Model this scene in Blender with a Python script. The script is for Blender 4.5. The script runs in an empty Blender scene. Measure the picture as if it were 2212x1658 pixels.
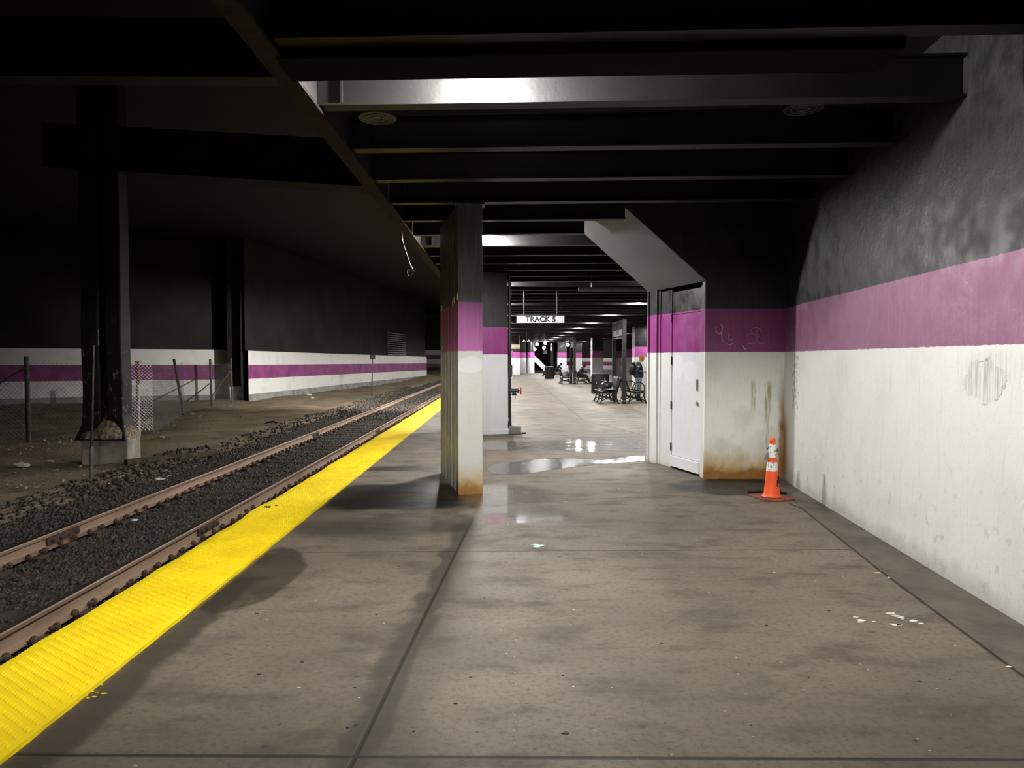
import bpy, math, random
from math import pi, sin, cos, atan, sqrt, radians as R
from mathutils import Vector, Matrix, Euler
import numpy as np
random.seed(7); np.random.seed(7)
S = bpy.context.scene; COL = S.collection

# ------------------------------------------------------------ camera, world, exposure
EYE = Vector((0, 0, 1.65)); F = 1500.0
cam_d = bpy.data.cameras.new('camera'); cam = bpy.data.objects.new('camera', cam_d); COL.objects.link(cam)
cam_d.sensor_width = 36; cam_d.lens = 36 * F / 2212; cam_d.clip_end = 400; cam_d.clip_start = .05
cam.location = EYE
cam.rotation_euler = (pi / 2 - atan(55 / F), 0, -atan(16 / F))
S.camera = cam
w = bpy.data.worlds.new('dark_air'); S.world = w; w.use_nodes = True
w.node_tree.nodes['Background'].inputs[0].default_value = (.8, .9, 1, 1)
w.node_tree.nodes['Background'].inputs[1].default_value = .0015
S.view_settings.view_transform = 'Standard'; S.view_settings.look = 'None'
S.view_settings.gamma = 1; S.view_settings.use_curve_mapping = False
S.view_settings.exposure = 0.0
LAMP = 1300.0          # radiance of the ceiling lamps
ADDED_FLOOD = 9000.0        # watts of the unseen flood lamp added over the track
CM = cam.rotation_euler.to_matrix()

def ray(px, py): return CM @ Vector(((px - 1106) / F, -(py - 829) / F, -1))
def fl(px, py, z=0.0):
    d = ray(px, py); t = (z - EYE.z) / d.z; return EYE + d * t
def dp(px, py, Y):
    d = ray(px, py); return EYE + d * (Y / d.y)

# ------------------------------------------------------------ mesh helpers
class MB:
    def __init__(s): s.v = []; s.f = []; s.m = []
    def add(s, vs, fs, mi=0):
        o = len(s.v); s.v += [tuple(p) for p in vs]
        s.f += [tuple(i + o for i in f) for f in fs]; s.m += [mi] * len(fs); return s
    def box(s, a, b, mi=0, rz=0, c=None):
        x0, y0, z0 = a; x1, y1, z1 = b
        vs = [Vector(p) for p in ((x0,y0,z0),(x1,y0,z0),(x1,y1,z0),(x0,y1,z0),(x0,y0,z1),(x1,y0,z1),(x1,y1,z1),(x0,y1,z1))]
        if rz:
            c = Vector(c) if c else Vector(((x0+x1)/2, (y0+y1)/2, 0)); M = Matrix.Rotation(rz, 3, 'Z')
            vs = [M @ (p - c) + c for p in vs]
        return s.add(vs, [(0,3,2,1),(4,5,6,7),(0,1,5,4),(1,2,6,5),(2,3,7,6),(3,0,4,7)], mi)
    def prism(s, pts, z0, z1, mi=0):           # pts: ccw (x, y)
        n = len(pts)
        return s.add([(x, y, z0) for x, y in pts] + [(x, y, z1) for x, y in pts],
                     [tuple(range(n - 1, -1, -1)), tuple(range(n, 2 * n))] + [(i, (i+1) % n, n + (i+1) % n, n + i) for i in range(n)], mi)
    def extrude(s, poly, d, mi=0):             # poly: 3-D points, d: vector
        n = len(poly); d = Vector(d); p = [Vector(q) for q in poly]
        return s.add(p + [q + d for q in p], [tuple(range(n - 1, -1, -1)), tuple(range(n, 2 * n))] + [(i, (i+1) % n, n + (i+1) % n, n + i) for i in range(n)], mi)
    def tube(s, pts, r, n=6, mi=0, closed=False, cap=True):
        p = [Vector(q) for q in pts]; k = len(p); rr = r if isinstance(r, (list, tuple)) else [r] * k
        vs = []; up = None
        for i in range(k):
            if closed: t = p[(i+1) % k] - p[i-1]
            else: t = p[min(i+1, k-1)] - p[max(i-1, 0)]
            t.normalize()
            if up is None:
                up = Vector((0,0,1)) if abs(t.z) < .9 else Vector((1,0,0))
            a = (up - t * up.dot(t))
            if a.length < 1e-5: a = t.orthogonal()
            a.normalize(); b = t.cross(a); up = a
            for j in range(n):
                g = 2 * pi * j / n; vs.append(p[i] + (a * cos(g) + b * sin(g)) * rr[i])
        fs = []
        for i in range(k if closed else k - 1):
            for j in range(n):
                q = (i+1) % k
                fs.append((i*n + j, i*n + (j+1) % n, q*n + (j+1) % n, q*n + j))
        if cap and not closed: fs += [tuple(range(n-1, -1, -1)), tuple((k-1)*n + j for j in range(n))]
        return s.add(vs, fs, mi)
    def lathe(s, prof, n=24, c=(0,0,0), mi=0, axis='Z'):
        vs = []; k = len(prof); cx, cy, cz = c
        for r, z in prof:
            for j in range(n):
                g = 2 * pi * j / n; a, b = r * cos(g), r * sin(g)
                vs.append((cx+a, cy+b, cz+z) if axis == 'Z' else (cx+z, cy+a, cz+b) if axis == 'X' else (cx+b, cy+z, cz+a))
        fs = [(i*n + j, i*n + (j+1) % n, (i+1)*n + (j+1) % n, (i+1)*n + j) for i in range(k-1) for j in range(n)]
        fs += [tuple(range(n-1, -1, -1)), tuple((k-1)*n + j for j in range(n))]
        return s.add(vs, fs, mi)
    def ball(s, c, r, mi=0, n=14, m=9):
        rx, ry, rz = r if isinstance(r, (list, tuple)) else (r, r, r)
        vs = [(c[0] + rx*sin(pi*i/m)*cos(2*pi*j/n), c[1] + ry*sin(pi*i/m)*sin(2*pi*j/n), c[2] + rz*cos(pi*i/m)) for i in range(m+1) for j in range(n)]
        return s.add(vs, [(i*n + j, (i+1)*n + j, (i+1)*n + (j+1) % n, i*n + (j+1) % n) for i in range(m) for j in range(n)], mi)
    def build(s, name, mats, parent=None, smooth=None, bevel=0, loc=None, rz=0):
        me = bpy.data.meshes.new(name); me.from_pydata(s.v, [], s.f)
        for m in (mats if isinstance(mats, (list, tuple)) else [mats]): me.materials.append(m)
        me.polygons.foreach_set('material_index', s.m)
        if smooth is not None:
            me.polygons.foreach_set('use_smooth', [True] * len(me.polygons))
            me.set_sharp_from_angle(angle=R(smooth))
        me.update()
        o = bpy.data.objects.new(name, me); COL.objects.link(o); o.parent = parent
        if loc is not None: o.location = loc
        if rz: o.rotation_euler.z = rz
        if bevel:
            b = o.modifiers.new('edge', 'BEVEL'); b.width = bevel; b.segments = 2; b.limit_method = 'ANGLE'; b.angle_limit = R(40)
        return o

def tag(o, label=None, cat=None, group=None, kind=None):
    if label: o['label'] = label
    if cat: o['category'] = cat
    if group: o['group'] = group
    if kind: o['kind'] = kind
    return o
def thing(name, loc, label, cat, group=None, rz=0, kind=None):
    o = bpy.data.objects.new(name, None); COL.objects.link(o); o.location = loc; o.rotation_euler.z = rz
    o.empty_display_size = .1
    return tag(o, label, cat, group, kind)
def dup(root, loc=None, rz=None, label=None):
    r = root.copy(); COL.objects.link(r)
    if loc is not None: r.location = loc
    if rz is not None: r.rotation_euler.z = rz
    if label: r['label'] = label
    for ch in list(root.children):
        c = ch.copy(); COL.objects.link(c); c.parent = r
        for g in list(ch.children):
            d = g.copy(); COL.objects.link(d); d.parent = c
    return r
def structure(o): o['kind'] = 'structure'; return o
ORD = ['', 'first', 'second', 'third', 'fourth', 'fifth', 'sixth', 'seventh', 'eighth', 'ninth', 'tenth', 'eleventh', 'twelfth',
       'thirteenth', 'fourteenth', 'fifteenth', 'sixteenth', 'seventeenth', 'eighteenth', 'nineteenth', 'twentieth']
def ordinal(n):
    if n <= 20: return ORD[n]
    t = {2: 'twenty', 3: 'thirty', 4: 'forty', 5: 'fifty', 6: 'sixty', 7: 'seventy', 8: 'eighty'}[n // 10]
    return t + 'ieth' if False else (t[:-1] + 'ieth' if n % 10 == 0 else t + '-' + ORD[n % 10])

# ------------------------------------------------------------ node helpers
class NT:
    def __init__(s, name):
        s.mat = bpy.data.materials.new(name); s.mat.use_nodes = True; s.t = s.mat.node_tree
        s.b = s.t.nodes['Principled BSDF']; g = s.t.nodes.new('ShaderNodeNewGeometry'); s.P = g.outputs['Position']
        sp = s.t.nodes.new('ShaderNodeSeparateXYZ'); s.t.links.new(s.P, sp.inputs[0]); s.x, s.y, s.z = sp.outputs
    def put(s, sock, v):
        if isinstance(v, bpy.types.NodeSocket): s.t.links.new(v, sock)
        elif isinstance(v, (tuple, list)) and len(v) == 3 and sock.type == 'RGBA': sock.default_value = (*v, 1)
        else: sock.default_value = v
    def m(s, op, a, b=0.0, c=0.0, clamp=False):
        n = s.t.nodes.new('ShaderNodeMath'); n.operation = op; n.use_clamp = clamp
        for i, v in enumerate((a, b, c)): s.put(n.inputs[i], v)
        return n.outputs[0]
    def add(s, a, b): return s.m('ADD', a, b)
    def sub(s, a, b): return s.m('SUBTRACT', a, b)
    def mul(s, a, b): return s.m('MULTIPLY', a, b)
    def mx(s, a, b): return s.m('MAXIMUM', a, b)
    def mn(s, a, b): return s.m('MINIMUM', a, b)
    def st(s, lo, hi, v, to0=0.0, to1=1.0):
        n = s.t.nodes.new('ShaderNodeMapRange'); n.interpolation_type = 'SMOOTHSTEP'
        for i, q in ((0, v), (1, lo), (2, hi), (3, to0), (4, to1)): s.put(n.inputs[i], q)
        return n.outputs[0]
    def vec(s, sx=1, sy=1, sz=1, off=(0,0,0)):
        n = s.t.nodes.new('ShaderNodeMapping'); s.t.links.new(s.P, n.inputs[0]); n.inputs['Scale'].default_value = (sx, sy, sz); n.inputs['Location'].default_value = off
        return n.outputs[0]
    def noise(s, scale, detail=4, rough=.55, vec=None, dist=0):
        n = s.t.nodes.new('ShaderNodeTexNoise'); s.put(n.inputs['Vector'], vec or s.P)
        n.inputs['Scale'].default_value = scale; n.inputs['Detail'].default_value = detail; n.inputs['Roughness'].default_value = rough; n.inputs['Distortion'].default_value = dist
        return n.outputs[0]
    def mix(s, f, a, b):
        n = s.t.nodes.new('ShaderNodeMix'); n.data_type = 'RGBA'
        s.put(n.inputs[0], f); s.put(n.inputs[6], a); s.put(n.inputs[7], b); return n.outputs[2]
    def bump(s, h, strength=.3, dist=.01):
        n = s.t.nodes.new('ShaderNodeBump'); n.inputs['Strength'].default_value = strength; n.inputs['Distance'].default_value = dist
        s.put(n.inputs['Height'], h); s.t.links.new(n.outputs[0], s.b.inputs['Normal'])
    def out(s, col=None, rough=None, metal=None, spec=None, emit=None, estr=None):
        for k, v in (('Base Color', col), ('Roughness', rough), ('Metallic', metal), ('Specular IOR Level', spec), ('Emission Color', emit), ('Emission Strength', estr)):
            if v is not None: s.put(s.b.inputs[k], v)
        return s.mat
    def blob(s, u, v, cu, cv, ru, rv, nz, amt=.5, soft=.15, rot=0):     # soft-edged irregular patch -> 0..1
        du = s.sub(u, cu); dv = s.sub(v, cv)
        if rot:
            a, b = cos(rot), sin(rot)
            du, dv = s.add(s.mul(du, a), s.mul(dv, b)), s.sub(s.mul(dv, a), s.mul(du, b))
        du = s.mul(du, 1/ru); dv = s.mul(dv, 1/rv)
        d = s.m('SQRT', s.add(s.mul(du, du), s.mul(dv, dv)))
        d = s.add(d, s.mul(s.sub(nz, .5), amt * 2))
        return s.st(1 + soft, 1 - soft, d)
    def line(s, p, q, wd, nz=None, amt=0, soft=.5):                     # band around the line p-q on the floor -> 0..1
        dx, dy = q[0] - p[0], q[1] - p[1]; L = sqrt(dx*dx + dy*dy); nx, ny = -dy / L, dx / L
        d = s.m('ABSOLUTE', s.add(s.add(s.mul(s.x, nx), s.mul(s.y, ny)), -(nx*p[0] + ny*p[1])))
        if nz is not None: d = s.add(d, s.mul(s.sub(nz, .5), amt * 2))
        t = s.add(s.add(s.mul(s.x, dx/L), s.mul(s.y, dy/L)), -(dx/L*p[0] + dy/L*p[1]))
        f = s.st(wd * (1 + soft), wd * (1 - soft), d)
        return s.mul(f, s.mul(s.st(-.05, 0, t), s.st(L + .05, L, t)))

def simple(name, col, rough=.6, metal=0, spec=.5, var=.25, scale=6, bump=0, bs=40):
    n = NT(name)
    k = n.noise(scale, 5)
    c = n.mix(n.st(.3, .7, k), tuple(x * (1 - var) for x in col), tuple(min(1, x * (1 + var)) for x in col))
    if bump: n.bump(n.noise(bs, 4), bump, .01)
    return n.out(c, rough, metal, spec)

WHITE, PURPLE, BLACK = (.70, .71, .67), (.25, .032, .185), (.012, .012, .013)
def bands(name, white=WHITE, purple=PURPLE, black=BLACK, z1=1.74, z2=2.33, rust=0, rust_h=.3, rough=.42, dirt=.25, extra=None, streak=1.0, rust_mask=None):
    n = NT(name)
    big = n.noise(1.7, 5); fine = n.noise(45, 5, .6); edge = n.noise(18, 3)
    vert = n.noise(3, 6, .6, n.vec(9, 9, .55))
    zz = n.add(n.z, n.mul(n.sub(edge, .5), .018))
    wh = n.mix(n.mul(n.st(.45, .75, big), dirt), white, tuple(x * .62 for x in white))
    wh = n.mix(n.mul(n.st(.55, .78, vert), .38 * streak), wh, (.40, .385, .34))
    wh = n.mix(n.mul(n.st(.66, .70, n.noise(60, 2)), .25), wh, (.2, .19, .17))
    pu = n.mix(n.mul(n.st(.4, .7, vert), .4), purple, tuple(min(1, x * 1.25 + .02) for x in purple))
    bl = n.mix(n.st(.45, .8, vert), black, tuple(x * 2.0 for x in black))
    bl = n.mix(n.mul(n.st(.66, .72, n.noise(55, 3)), .35), bl, (.16, .16, .16))
    c = n.mix(n.st(z1 - .003, z1 + .003, zz), wh, pu)
    c = n.mix(n.st(z2 - .003, z2 + .003, zz), c, bl)
    if rust:
        r = n.st(rust_h, -.02, n.add(n.z, n.mul(n.sub(n.noise(3.2, 4), .5), rust_h * .9)))
        if rust_mask: rm = rust_mask(n); r = n.mul(r, rm)
        c = n.mix(n.mn(n.mul(r, .55 * rust), .9), c, (.46, .29, .06))
        r2 = n.st(rust_h * .42, -.02, n.add(n.z, n.mul(n.sub(n.noise(4.5, 5), .5), rust_h * .6)))
        if rust_mask: r2 = n.mul(r2, rm)
        c = n.mix(n.mn(n.mul(r2, .85 * rust), .92), c, (.25, .105, .014))
    h = n.add(n.mul(fine, .5), n.mul(n.noise(7, 4), 1.0))
    if extra: c, h = extra(n, c, h)
    n.bump(h, .35, .012)
    return n.out(c, n.st(.3, .7, n.noise(5), rough - .1, rough + .15))
# ------------------------------------------------------------ materials of the station
def concrete_floor():
    n = NT('platform_concrete')
    n1 = n.noise(.55, 6, .6); n2 = n.noise(2.6, 6, .62, n.vec(.7, 1.3, 1)); n3 = n.noise(30, 5, .65); n4 = n.noise(1.3, 5)
    c = n.mix(n.st(.3, .7, n1), (.102, .082, .061), (.176, .143, .108))
    c = n.mix(n.mul(n.st(.48, .70, n2), .75), c, (.055, .044, .033))
    c = n.mix(n.mul(n.st(.45, .70, n3), .55), c, (.055, .045, .035))
    c = n.mix(n.mul(n.st(.63, .68, n.noise(14, 4, .6, n.vec(1, 2.0, 1))), .6), c, (.035, .029, .023))
    c = n.mix(n.mul(n.st(.755, .775, n.noise(19, 2, .5)), .7), c, (.60, .58, .53))
    # damp margins along the long joint and along the yellow strip
    damp = n.line((-.80, .2), (-.27, 8.04), .10, n.noise(3.5, 5), .16, .35)
    damp = n.mx(damp, n.mul(n.line((-.70, .2), (-.17, 8.04), .16, n.noise(2.1, 4), .2, .5), .45))
    damp = n.mx(damp, n.line((-2.0, 2.6), (-1.95, 5.2), .16, n.noise(1.4, 4), .25, .25))
    nz = n.noise(1.1, 5)
    wet = n.blob(n.x, n.y, -1.95, 5.25, .38, .75, n.noise(2, 4), .25, .08)
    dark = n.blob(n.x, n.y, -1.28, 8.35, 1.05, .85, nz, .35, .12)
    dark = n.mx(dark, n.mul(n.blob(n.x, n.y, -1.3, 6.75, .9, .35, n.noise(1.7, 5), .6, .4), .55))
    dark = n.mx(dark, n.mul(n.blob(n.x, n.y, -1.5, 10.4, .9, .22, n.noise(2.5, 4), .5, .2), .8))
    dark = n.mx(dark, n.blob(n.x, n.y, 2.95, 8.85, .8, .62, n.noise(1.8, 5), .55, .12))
    glaze = n.blob(n.x, n.y, .05, 8.38, .58, .66, nz, .2, .25)
    glaze = n.mx(glaze, n.mul(n.blob(n.x, n.y, .18, 7.35, .6, .42, n.noise(2.6, 6, .7), .7, .25), .95))
    glaze = n.mx(glaze, n.mul(n.blob(n.x, n.y, 1.3, 13.2, 2.3, .8, n.noise(1.3, 6, .7), .9, .3), .75))
    c = n.mix(n.mul(damp, .8), c, (.048, .039, .030))
    c = n.mix(n.mul(wet, .6), c, (.040, .033, .026))
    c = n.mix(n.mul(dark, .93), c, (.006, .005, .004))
    # joints
    j = n.mx(n.line((-.80, .2), (-.27, 8.04), .011), n.line((-2.1, 2.86), (2.9, 2.76), .012))
    j = n.mx(j, n.mx(n.line((-2.05, 5.88), (3.0, 5.92), .009), n.line((-.3, 7.8), (2.35, 8.36), .009)))
    j = n.mx(j, n.mx(n.line((-.6, 14.26), (10, 15.1), .02), n.line((2.1, 18.5), (3.05, 14.7), .02)))
    for y0 in (20.5, 26.7, 32.9, 39.1, 45.3):
        j = n.mx(j, n.mul(n.line((-2.05, y0), (10, y0 + .6), .025), .6))
    j = n.mx(j, n.mul(n.line((2.1, 18.5), (2.3, 60), .025), .6))
    for pa, pb in (((3.25, 7.85), (3.27, 7.51)), ((3.27, 7.51), (2.93, 5.34)), ((2.93, 5.34), (2.7, 3.52))):
        j = n.mx(j, n.line(pa, pb, .016, n.noise(6, 3), .012))
    crk = n.line((-2.05, 10.3), (-.9, 10.05), .02, n.noise(3, 3), .06)
    j = n.mx(j, n.mul(crk, .8))
    c = n.mix(n.mul(j, .9), c, (.02, .017, .014))
    gloss = n.mx(n.mx(n.mul(damp, .35), wet), n.mx(n.mul(dark, .4), n.mul(glaze, .3)))
    rg = n.sub(n.st(.3, .7, n2, .60, .74), n.mul(gloss, .54))
    n.bump(n.sub(n.add(n.mul(n3, .3), n.mul(n2, .5)), n.mul(j, 2.0)), .22, .012)
    n.put(n.b.inputs['Coat Weight'], n.mul(glaze, .95)); n.b.inputs['Coat IOR'].default_value = 2.4; n.put(n.b.inputs['Coat Roughness'], n.st(.3, .7, n2, .05, .10))
    return n.out(c, rg, 0, .32)

M = {}
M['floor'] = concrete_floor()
M['gutter'] = simple('damp_concrete', (.085, .069, .052), .55, 0, .4, .35, 3, .5, 25)
M['slab_side'] = simple('slab_edge_concrete', (.10, .09, .075), .8, 0, .3, .4, 3, .4, 20)
M['steel_black'] = simple('black_painted_steel', (.020, .019, .019), .42, 0, .5, .35, 2.5, .15, 30)
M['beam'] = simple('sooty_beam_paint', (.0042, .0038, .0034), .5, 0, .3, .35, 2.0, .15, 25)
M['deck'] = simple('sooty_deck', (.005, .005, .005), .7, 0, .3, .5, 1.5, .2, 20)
M['deck_pale'] = simple('bare_deck_patch', (.16, .15, .14), .7, 0, .3, .3, 4)
M['rusty_edge'] = simple('rusty_steel_edge', (.012, .009, .006), .8, 0, .2, .6, 9, .4, 60)
M['soffit'] = simple('grey_painted_soffit', (.055, .056, .056), .35, 0, .5, .18, 1.6, .1, 12)
M['tr_white'] = bands('retaining_wall_white', white=(.62, .61, .57), z1=90, z2=99, dirt=.35, rough=.6)
M['tr_purple'] = simple('retaining_wall_purple', (.20, .040, .145), .6, 0, .3, .25, 1.5, .1, 10)
M['tr_base'] = simple('retaining_wall_footing', (.22, .215, .20), .8, 0, .3, .25, 2, .2, 15)
M['tr_dark'] = simple('sooty_concrete_wall', (.014, .013, .011), .8, 0, .3, .4, .6, .2, 8)

def right_wall_extra(n, c, h):
    # big flaked patch, hairline cracks, scuffs near the ground
    nz = n.noise(7, 6, .65)
    p = n.blob(n.y, n.z, 4.68, 1.49, .23, .15, nz, .55, .02)
    rim = n.sub(n.blob(n.y, n.z, 4.68, 1.49, .245, .16, nz, .55, .02), p)
    v = n.noise(4, 6, .65, n.vec(14, 14, .6))
    c = n.mix(n.mul(p, n.st(.4, .65, v)), c, (.42, .40, .37))
    c = n.mix(n.mul(rim, n.st(.42, .6, n.noise(5, 3), 0, .7)), c, (.12, .11, .10))
    run = n.mul(n.blob(n.y, n.z, 4.6, 1.58, .3, .14, v, .6, .3), n.st(1.735, 1.70, n.z))
    c = n.mix(n.mul(run, n.mul(n.st(.4, .7, v), .6)), c, (.33, .31, .29))
    sc = n.mul(n.st(.60, .66, n.noise(9, 5, .6)), n.st(1.2, .1, n.z))
    c = n.mix(n.mul(sc, .35), c, (.25, .235, .215))
    rs_ = n.mul(n.st(8.80, 9.40, n.add(n.y, n.mul(n.sub(v, .5), .35))), n.st(1.72, .3, n.z))
    c = n.mix(n.mul(rs_, .75), c, (.30, .22, .10))
    rd = n.mul(n.st(9.12, 9.40, n.add(n.y, n.mul(n.sub(v, .5), .12))), n.st(1.0, .6, n.z))
    c = n.mix(n.mul(rd, .85), c, (.13, .05, .010))
    pl_ = n.mul(n.blob(n.y, n.z, 8.85, 1.30, .16, .42, n.noise(6, 6, .7), .8, .05), n.st(.5, .56, n.noise(22, 5, .6)))
    c = n.mix(n.mul(pl_, .7), c, (.17, .145, .105))
    low = n.st(.22, 0, n.add(n.z, n.mul(n.sub(n.noise(6, 4), .5), .25)))
    c = n.mix(n.mul(low, .55), c, (.27, .255, .23))
    return c, n.sub(n.add(h, n.mul(n.noise(16, 5), .8)), n.mul(p, 1.2))
M['wall_right'] = bands('right_wall_paint', white=(.68, .675, .655), purple=(.225, .09, .165), black=(.012, .012, .0117), rough=.45, dirt=.22, extra=right_wall_extra, streak=1.0)

def end_wall_extra(n, c, h):
    v = n.noise(5, 6, .65, n.vec(12, 12, .8)); nz = n.noise(6, 4)
    for x, z0, z1, wd, col, s in ((3.40, .95, 1.36, .045, (.34, .29, .15), .8), (3.60, .80, 1.34, .055, (.33, .27, .13), .85), (3.60, .45, .8, .02, (.16, .08, .02), .8)):
        d = n.m('ABSOLUTE', n.add(n.add(n.x, -x), n.mul(n.sub(nz, .5), .05)))
        f = n.mul(n.st(wd, wd * .5, d), n.mul(n.st(z0 - .1, z0 + .1, n.z), n.st(z1 + .05, z1 - .1, n.z)))
        c = n.mix(n.mul(n.mul(f, s), n.st(.35, .6, v)), c, col)
    d = n.add(n.sub(3.84, n.x), n.mul(n.sub(nz, .5), .05))
    f = n.mul(n.st(.12, .03, d), n.st(1.7, .9, n.z))
    c = n.mix(n.mul(f, .85), c, (.20, .095, .018))
    f2 = n.mul(n.st(.11, .05, d), n.st(.86, .70, n.z))
    c = n.mix(n.mul(f2, n.st(.3, .55, n.noise(9, 5), .5, .95)), c, (.24, .088, .010))
    mould = n.mul(n.st(.5, .7, n.noise(2.5, 5)), .3)
    c = n.mix(n.mul(mould, n.st(1.73, 1.3, n.z)), c, (.42, .42, .33))
    return c, h
M['wall_end'] = bands('end_wall_paint', white=(.82, .83, .75), purple=(.225, .045, .165), rust=1.9, rust_h=.58, extra=end_wall_extra, dirt=.3)

def door_extra(n, c, h):
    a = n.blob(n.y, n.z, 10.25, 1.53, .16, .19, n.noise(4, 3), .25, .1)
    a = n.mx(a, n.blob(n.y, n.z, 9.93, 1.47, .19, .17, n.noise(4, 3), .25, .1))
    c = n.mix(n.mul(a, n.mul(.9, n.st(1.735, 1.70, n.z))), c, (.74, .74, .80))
    return c, h
M['door'] = bands('door_paint', white=(.70, .70, .73), dirt=.15, extra=door_extra, rough=.38)
M['door_wall'] = bands('door_wall_paint', white=(.68, .69, .68), rust=.35, rust_h=.2, dirt=.2)

def pier_extra(n, c, h):
    a = n.blob(n.x, n.z, -.41, 1.575, .17, .10, n.noise(9, 5), .45, .06)
    c = n.mix(n.mul(a, .85), c, (.64, .66, .65))
    return c, h
M['pier'] = bands('near_pier_lit_paint', white=(.55, .57, .52), purple=(.40, .10, .31), black=(.07, .07, .071), rust=1.5, rust_h=.5, rust_mask=lambda n: n.st(8.60, 8.45, n.y), extra=pier_extra, dirt=.2)  # purple and black bands lightened in place of lamp light missing there
M['column'] = bands('column_paint', white=(.72, .72, .74), dirt=.15)
M['column_far'] = bands('far_column_paint', white=(.78, .78, .78), purple=(.42, .09, .32), dirt=.1)

# ------------------------------------------------------------ floor, walls, ceiling
EDGE = -2.68
def rwx(y): return 3.2 + .111 * (y - 4.19)
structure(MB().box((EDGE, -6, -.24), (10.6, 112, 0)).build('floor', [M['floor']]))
structure(MB().box((EDGE + .25, -6, -.62), (10.4, 112, -.242)).build('trim_1', [M['slab_side']]))
g = [(rwx(-6) - .5, -6), (rwx(-6), -6), (rwx(8.69), 8.69), (3.82, 9.45), (3.62, 9.45), (3.27, 7.51), (2.93, 5.34), (2.7, 3.52), (2.5, 1.6)]
structure(MB().prism(g, .0005, .006).build('trim_2', [M['gutter']]))
b = MB().prism([(rwx(-6), -6), (rwx(-6) + .3, -6), (4.2, 9.8), (3.83, 9.5), (rwx(8.69), 8.69)], -.2, 4.1)
structure(b.build('wall_right', [M['wall_right']]))
# the stair enclosure: end wall, door wall, sloped soffit, rear wall
A = Vector((2.31, 11.03)); Bq = Vector((2.73, 9.44))
ey = 9.44
we = structure(MB().extrude([(2.73, ey, -.1), (3.86, ey, -.1), (3.86, ey, 4.1), (1.35, ey, 4.1), (1.35, ey, 3.93), (2.73, ey, 2.72)], (0, .12, 0)).build('wall_end', [M['wall_end']]))
rng = random.Random(5)
gb = MB()
def scribble(cx, cz, pts, r=.006):
    gb.tube([(cx + x, ey - .004, cz + z) for x, z in pts], r, 4)
scribble(2.97, 1.98, [(-.10, .10), (-.09, .03), (-.04, .0), (-.01, .06), (.0, .11), (-.03, .13)], .007)
scribble(2.97, 1.98, [(-.02, .02), (-.01, -.05), (.0, -.10)], .007)
scribble(3.06, 1.93, [(.0, .06), (-.02, .0), (.01, -.04), (.05, -.02)], .005)
scribble(3.08, 1.83, [(-.05, .02), (.0, .0), (.03, .04)], .007)
scribble(3.26, 1.80, [(-.03, .03), (.0, .0), (.03, -.03)], .006)
for q in range(5):
    ax, az = 3.36 + rng.uniform(-.10, .16), 1.96 + rng.uniform(-.07, .08); rr = rng.uniform(.04, .09)
    scribble(ax, az, [(rr*cos(t*.75 + q), rr*.9*sin(t*.75 + q)) for t in range(rng.randint(5, 8))], .0028)
M['scratch'] = simple('scratched_white', (.55, .45, .5), .7)
tag(gb.build('scribble', [M['scratch']], we), 'white scratched scribble')
du = (A - Bq).normalized(); nr = Vector((du.y, -du.x))      # nr points into the stairs
if nr.x < 0: nr = -nr
L = (A - Bq).length
def dw(t, off, z): p = Bq + du * t + nr * off; return (p.x, p.y, z)
def dbox(mb, t0, t1, o0, o1, z0, z1, mi=0):
    return mb.add([dw(t0,o0,z0), dw(t1,o0,z0), dw(t1,o1,z0), dw(t0,o1,z0), dw(t0,o0,z1), dw(t1,o0,z1), dw(t1,o1,z1), dw(t0,o1,z1)],
                  [(0,1,2,3),(4,7,6,5),(0,4,5,1),(1,5,6,2),(2,6,7,3),(3,7,4,0)], mi)
wd = MB()
dbox(wd, .012, .10, .01, .30, 0, 2.70); dbox(wd, .10, .17, .035, .30, 0, 2.66)     # near jamb
dbox(wd, 1.02, 1.36, .045, .30, 0, 2.68)                                        # infill panel
dbox(wd, 1.36, 1.42, .03, .30, 0, 2.70); dbox(wd, 1.42, L, .0, .30, 0, 2.71)     # far jamb
dbox(wd, .17, 1.02, .14, .30, 0, 2.66)                                           # dark back of the doorway
structure(wd.build('wall_door', [M['door_wall']], bevel=.006))
dr = structure(dbox(MB(), .19, 1.0, .05, .09, .20, 2.30).build('door_1', [M['door']], bevel=.004))
tag(dbox(MB(), .185, 1.005, .02, .06, .035, .195).build('kick_plate', [M['door']], dr, bevel=.004), 'dented white kick plate')
tag(dbox(MB(), .19, 1.0, .055, .09, 2.305, 2.64).build('transom_panel', [M['door']], dr, bevel=.004), 'black and purple panel over the door')
M['hinge'] = simple('dark_hinge_metal', (.05, .05, .05), .45, .6)
M['metal'] = simple('grey_metal', (.32, .32, .33), .35, .8)
for z in (2.25, 1.62, .95, .32):
    p = Vector(dw(1.008, .04, z)); MB().lathe([(.012, -.06), (.012, .06)], 8, p).build('hinge', [M['hinge']], dr, smooth=40)
dbox(MB(), .255, .285, .035, .05, 1.20, 1.36).build('pull_plate', [M['metal']], dr, bevel=.003)
MB().lathe([(.03, 0), (.03, .012), (.02, .02)], 14, dw(.27, .028, 1.02), axis='X').build('lock_cylinder', [M['metal']], dr, smooth=40)
structure(MB().box((2.3, 11.1, -.1), (4.4, 11.2, 4.1)).build('wall_stair', [M['door_wall']]))
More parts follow.
